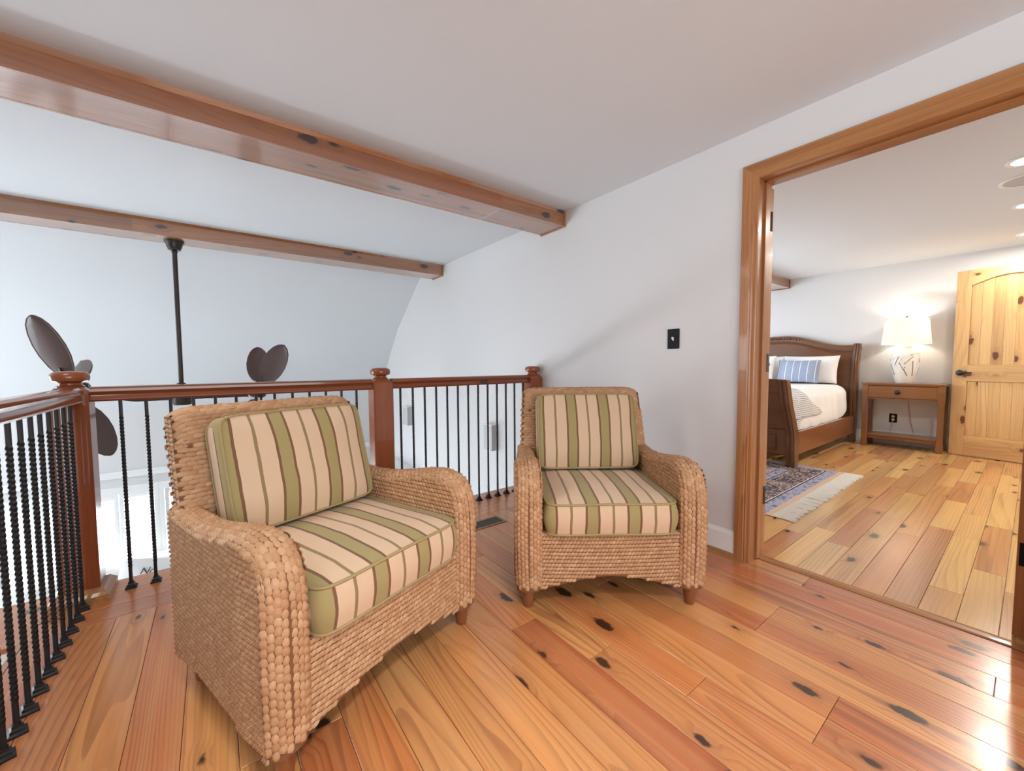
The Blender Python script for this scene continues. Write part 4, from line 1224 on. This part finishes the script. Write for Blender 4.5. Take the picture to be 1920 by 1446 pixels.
def table_lamp():
    c = (4.60, -1.150, 0.811)
    t = thing('table_lamp', 'lit table lamp with white drum shade and carved ceramic urn base on the nightstand', 'lamp', c)
    U = [(0.0, 0.0), (0.078, 0.0), (0.082, 0.008), (0.095, 0.06), (0.113, 0.15), (0.126, 0.24), (0.131, 0.31), (0.129, 0.352), (0.118, 0.38), (0.095, 0.398), (0.072, 0.404), (0.060, 0.415), (0.058, 0.44), (0.066, 0.452), (0.05, 0.46), (0.0, 0.462)]
    b = MB().lathe(U, 48, cap=False).build('base', M['ceramic'], t, angle=50)
    rz = [(r, z) for r, z in U]
    def R(z): return interp(z, [q[1] for q in rz[1:9]], [q[0] for q in rz[1:9]])
    def groove(a0, z0, a1, z1, w=0.004, mat='groove', nm='groove', out=0.0):
        pts = [((R(lerp(z0, z1, k/8))+out)*math.cos(lerp(a0, a1, k/8)) for _ in (0,)) for k in range(9)]
        path = []
        for k in range(9):
            z = lerp(z0, z1, k/8); a = math.radians(lerp(a0, a1, k/8)); r = R(z)+out
            path.append((r*math.cos(a), r*math.sin(a), z))
        MB().tube(path, w, 6).build(nm, M[mat], b)
    # the camera sees the lamp from the -x side, angle about 192 degrees
    A = 192
    def g(du0, z0, du1, z1, **kw): groove(A-du0, z0, A-du1, z1, **kw)
    for q in ((-30, 0.330, 8, 0.235), (-28, 0.270, -36, 0.09), (-8, 0.09, 28, 0.25), (30, 0.325, 48, 0.225), (4, 0.20, 6, 0.17), (-24, 0.355, -22, 0.34)):
        g(*q, w=0.0042)
    for q in ((10, 0.33, 45, 0.20), (-4, 0.25, 22, 0.32), (14, 0.10, 52, 0.23), (22, 0.08, 55, 0.17), (-45, 0.10, -50, 0.32), (25, 0.34, 58, 0.30), (-10, 0.13, 20, 0.22)):
        g(*q, w=0.005, mat='ceramic', nm='ridge')
    for base in (60, 110, 160, 210, 260):
        g(base, 0.1, base+30, 0.3, w=0.0045); g(base+35, 0.12, base+15, 0.32, w=0.005, mat='ceramic', nm='ridge')
    sh = MB(); r0, r1, z0, z1 = 0.226, 0.196, 0.480, 0.785
    rows = []
    for r, z in ((r0-0.003, z0), (r0, z0), (r1, z1), (r1-0.003, z1), (r0-0.003, z0)):
        rows.append([(r*math.cos(2*PI*k/56), r*math.sin(2*PI*k/56), z) for k in range(56)])
    sh.grid(rows, closed_u=True)
    tm = NT('lamp_shade_linen')
    tr = tm.n('ShaderNodeBsdfTranslucent'); tr.inputs[0].default_value = (0.95, 0.88, 0.78, 1)
    df = tm.n('ShaderNodeBsdfDiffuse'); df.inputs[0].default_value = (0.86, 0.83, 0.78, 1)
    mx = tm.n('ShaderNodeMixShader'); mx.inputs[0].default_value = 0.30
    tm.l(df.outputs[0], mx.inputs[1]); tm.l(tr.outputs[0], mx.inputs[2]); tm.l(mx.outputs[0], tm.out.inputs[0])
    sh.build('lamp_shade', tm.m, t, angle=50)
    MB().tube([(0, 0, 0.45), (0, 0, 0.80)], 0.005, 8).build('stem', M['bright_metal'], t)
    MB().lathe([(0.0, 0.79), (0.014, 0.79), (0.006, 0.80), (0.008, 0.815), (0.018, 0.83), (0.0, 0.832)], 14).build('finial', M['hinge'], t)
    bm_ = NT('lamp_bulb'); bm_.b.inputs['Emission Color'].default_value = (1.0, 0.74, 0.45, 1); bm_.b.inputs['Emission Strength'].default_value = 6.0
    MB().lathe([(0.001, 0.50), (0.014, 0.51), (0.016, 0.54), (0.030, 0.58), (0.030, 0.61), (0.018, 0.635), (0.001, 0.64)], 18).build('bulb', bm_.m, t)
    L = bpy.data.lights.new('lamp_light', 'POINT'); L.energy = 6.3; L.color = (1.0, 0.86, 0.68); L.shadow_soft_size = 0.045
    lo = bpy.data.objects.new('lamp_light', L); COL.objects.link(lo); lo.location = (c[0], c[1], c[2]+0.66)
    cd = MB().tube([(4.69, -1.165, 0.8145), (4.775, -1.168, 0.8145), (4.7925, -1.169, 0.805), (4.7925, -1.172, 0.70), (4.7925, -1.178, 0.5), (4.790, -1.20, 0.3), (4.782, -1.235, 0.165)], 0.0035, 6)
    o = cd.build('lamp_cord', M['cord']); tag(o, 'thin tan cord hanging behind the nightstand to its shelf', 'cord')
    o = MB().tube([(BX-0.008, -1.035, 0.315), (4.787, -1.03, 0.28), (4.787, -1.02, 0.20), (4.787, -1.01, 0.165)], 0.0035, 6).build('lamp_cord', M['cord']); tag(o, 'short tan cord plugged into the black outlet', 'cord')
table_lamp()

# ------------------------------------------------------------------ rug
def rug():
    x0, x1, y0, y1 = 0.80, 2.56, -1.065, 1.60
    cx, cy = (x0+x1)/2, (y0+y1)/2; hw, hl = (x1-x0)/2, (y1-y0)/2
    t = thing('rug', 'oriental rug with navy floral borders and white fringe under the foot of the bed', 'rug', (cx, cy, 0))
    m = NT('oriental_rug'); v = m.obj(); s = m.n('ShaderNodeSeparateXYZ'); m.l(v, s.inputs[0])
    ex = m.math('SUBTRACT', hw, m.math('ABSOLUTE', s.outputs[0])); ey = m.math('SUBTRACT', hl, m.math('ABSOLUTE', s.outputs[1]))
    ey = m.math('SUBTRACT', ey, 0.045)
    d = m.math('MINIMUM', ex, ey)
    vo = m.n('ShaderNodeTexVoronoi'); vo.inputs['Scale'].default_value = 26; m.l(v, vo.inputs['Vector'])
    sepc = m.n('ShaderNodeSeparateColor'); m.l(vo.outputs['Color'], sepc.inputs[0])
    no = m.noise(v, 17, 3, 0.6, 2.0)
    floral_dark = m.ramp(no, [(0, (0.03, 0.035, 0.06)), (0.44, (0.05, 0.055, 0.085)), (0.50, (0.42, 0.20, 0.14)), (0.54, (0.62, 0.52, 0.42)), (0.58, (0.04, 0.045, 0.07))], 'CONSTANT')
    floral_field = m.ramp(m.noise(v, 14, 3, 0.6, 2.0), [(0, (0.10, 0.10, 0.13)), (0.40, (0.50, 0.33, 0.24)), (0.48, (0.62, 0.52, 0.43)), (0.55, (0.36, 0.15, 0.11)), (0.62, (0.20, 0.20, 0.25))], 'CONSTANT')
    floral_field = m.mix(m.math('MULTIPLY', sepc.outputs[0], 0.4), floral_field, (0.50, 0.30, 0.22))
    guard = m.ramp(m.noise(v, 34, 2, 0.5, 1.0), [(0, (0.10, 0.11, 0.17)), (0.42, (0.34, 0.34, 0.43)), (0.7, (0.42, 0.40, 0.45))], 'CONSTANT')
    c = m.mix(m.smooth(d, 0.398, 0.400), floral_dark, floral_field)
    gmask = m.math('MULTIPLY', m.smooth(d, 0.318, 0.320), m.math('SUBTRACT', 1.0, m.smooth(d, 0.398, 0.400)))
    c = m.mix(gmask, c, guard)
    g2 = m.math('SUBTRACT', 1.0, m.smooth(d, 0.080, 0.082)); c = m.mix(g2, c, guard)
    def line(c, p, w, col):
        k = m.math('SUBTRACT', 1.0, m.smooth(m.math('ABSOLUTE', m.math('SUBTRACT', d, p)), w, w+0.001)); return m.mix(k, c, col)
    c = line(c, 0.318, 0.005, (0.02, 0.02, 0.05)); c = line(c, 0.088, 0.005, (0.02, 0.02, 0.05)); c = line(c, 0.098, 0.0035, (0.66, 0.60, 0.52)); c = line(c, 0.400, 0.004, (0.03, 0.03, 0.06)); c = line(c, 0.308, 0.003, (0.6, 0.55, 0.5))
    c = m.mix(m.math('SUBTRACT', 1.0, m.smooth(ey, 0.0, 0.001)), c, (0.58, 0.40, 0.28))
    m.set(Base_Color=c, Roughness=0.95); m.bump(m.noise(v, 400, 1), 0.4, 0.003)
    box(-hw, hw, -hl, hl, 0.0005, 0.009).build('pile', m.m, t, bevel=0.002)
    rnd = random.Random(2)
    for side in (-1, 1):
        fr = MB(); n = 420
        for k in range(n):
            x = lerp(-hw, hw, (k+0.5)/n); L = rnd.uniform(0.11, 0.145); dx = rnd.gauss(0, 0.014); ww = 0.0028
            yb = side*hl; pts = []
            z0 = 0.006+rnd.uniform(0, 0.004)
            pts = [(x, yb-side*0.004, 0.007), (x+dx*0.4, yb+side*L*0.4, z0), (x+dx+rnd.gauss(0, 0.004), yb+side*L, 0.003+rnd.uniform(0, 0.004))]
            vs = []
            for px, py, pz in pts: vs += [(px-ww, py, pz), (px, py, pz+0.003), (px+ww, py, pz)]
            fr.add(vs, [(0, 1, 4, 3), (1, 2, 5, 4), (3, 4, 7, 6), (4, 5, 8, 7)])
        o = fr.build('fringe', M['fringe'], t, smooth=False); o['kind'] = 'stuff'; o['label'] = 'white knotted cotton fringe'
M['fringe'] = plain('fringe_cotton', (0.78, 0.75, 0.68), 0.95)
rug()

# ------------------------------------------------------------------ bedroom ceiling fittings
def downlight(x, y, label):
    t = thing('recessed_light', label, 'ceiling light', (x, y, BZ), 0, 'recessed lights in the bedroom ceiling')
    MB().lathe([(0.070, -0.001), (0.098, -0.001), (0.098, -0.006), (0.088, -0.009), (0.074, -0.007), (0.070, -0.001)], 40, cap=False).build('trim_ring', M['white'], t)
    em = M['lens']
    MB().lathe([(0.0, -0.004), (0.071, -0.004), (0.071, -0.002), (0.0, -0.002)], 36, cap=False).build('lens', em, t)
    L = bpy.data.lights.new('downlight', 'AREA'); L.shape = 'DISK'; L.size = 0.13; L.energy = 12; L.color = (1.0, 0.94, 0.86)
    o = bpy.data.objects.new('downlight', L); COL.objects.link(o); o.location = (x, y, BZ-0.012)
lm = NT('light_lens'); lm.b.inputs['Emission Color'].default_value = (1.0, 0.86, 0.68, 1); lm.b.inputs['Emission Strength'].default_value = 12.0
M['lens'] = lm.m
downlight(1.84, -2.06, 'lit recessed ceiling light nearest the doorway head')
downlight(3.02, -2.06, 'lit recessed ceiling light between the other two, by the round speaker')
downlight(4.20, -2.06, 'lit recessed ceiling light closest to the pine door')
t = thing('ceiling_speaker', 'round white speaker grille in the bedroom ceiling between recessed lights', 'speaker', (2.28, -2.06, BZ))
MB().lathe([(0.118, -0.001), (0.140, -0.001), (0.140, -0.006), (0.130, -0.009), (0.118, -0.006)], 44, cap=False).build('ring', M['white'], t)
MB().lathe([(0.0, -0.005), (0.119, -0.005), (0.119, -0.003), (0.0, -0.003)], 40, cap=False).build('grille', M['grey'], t)
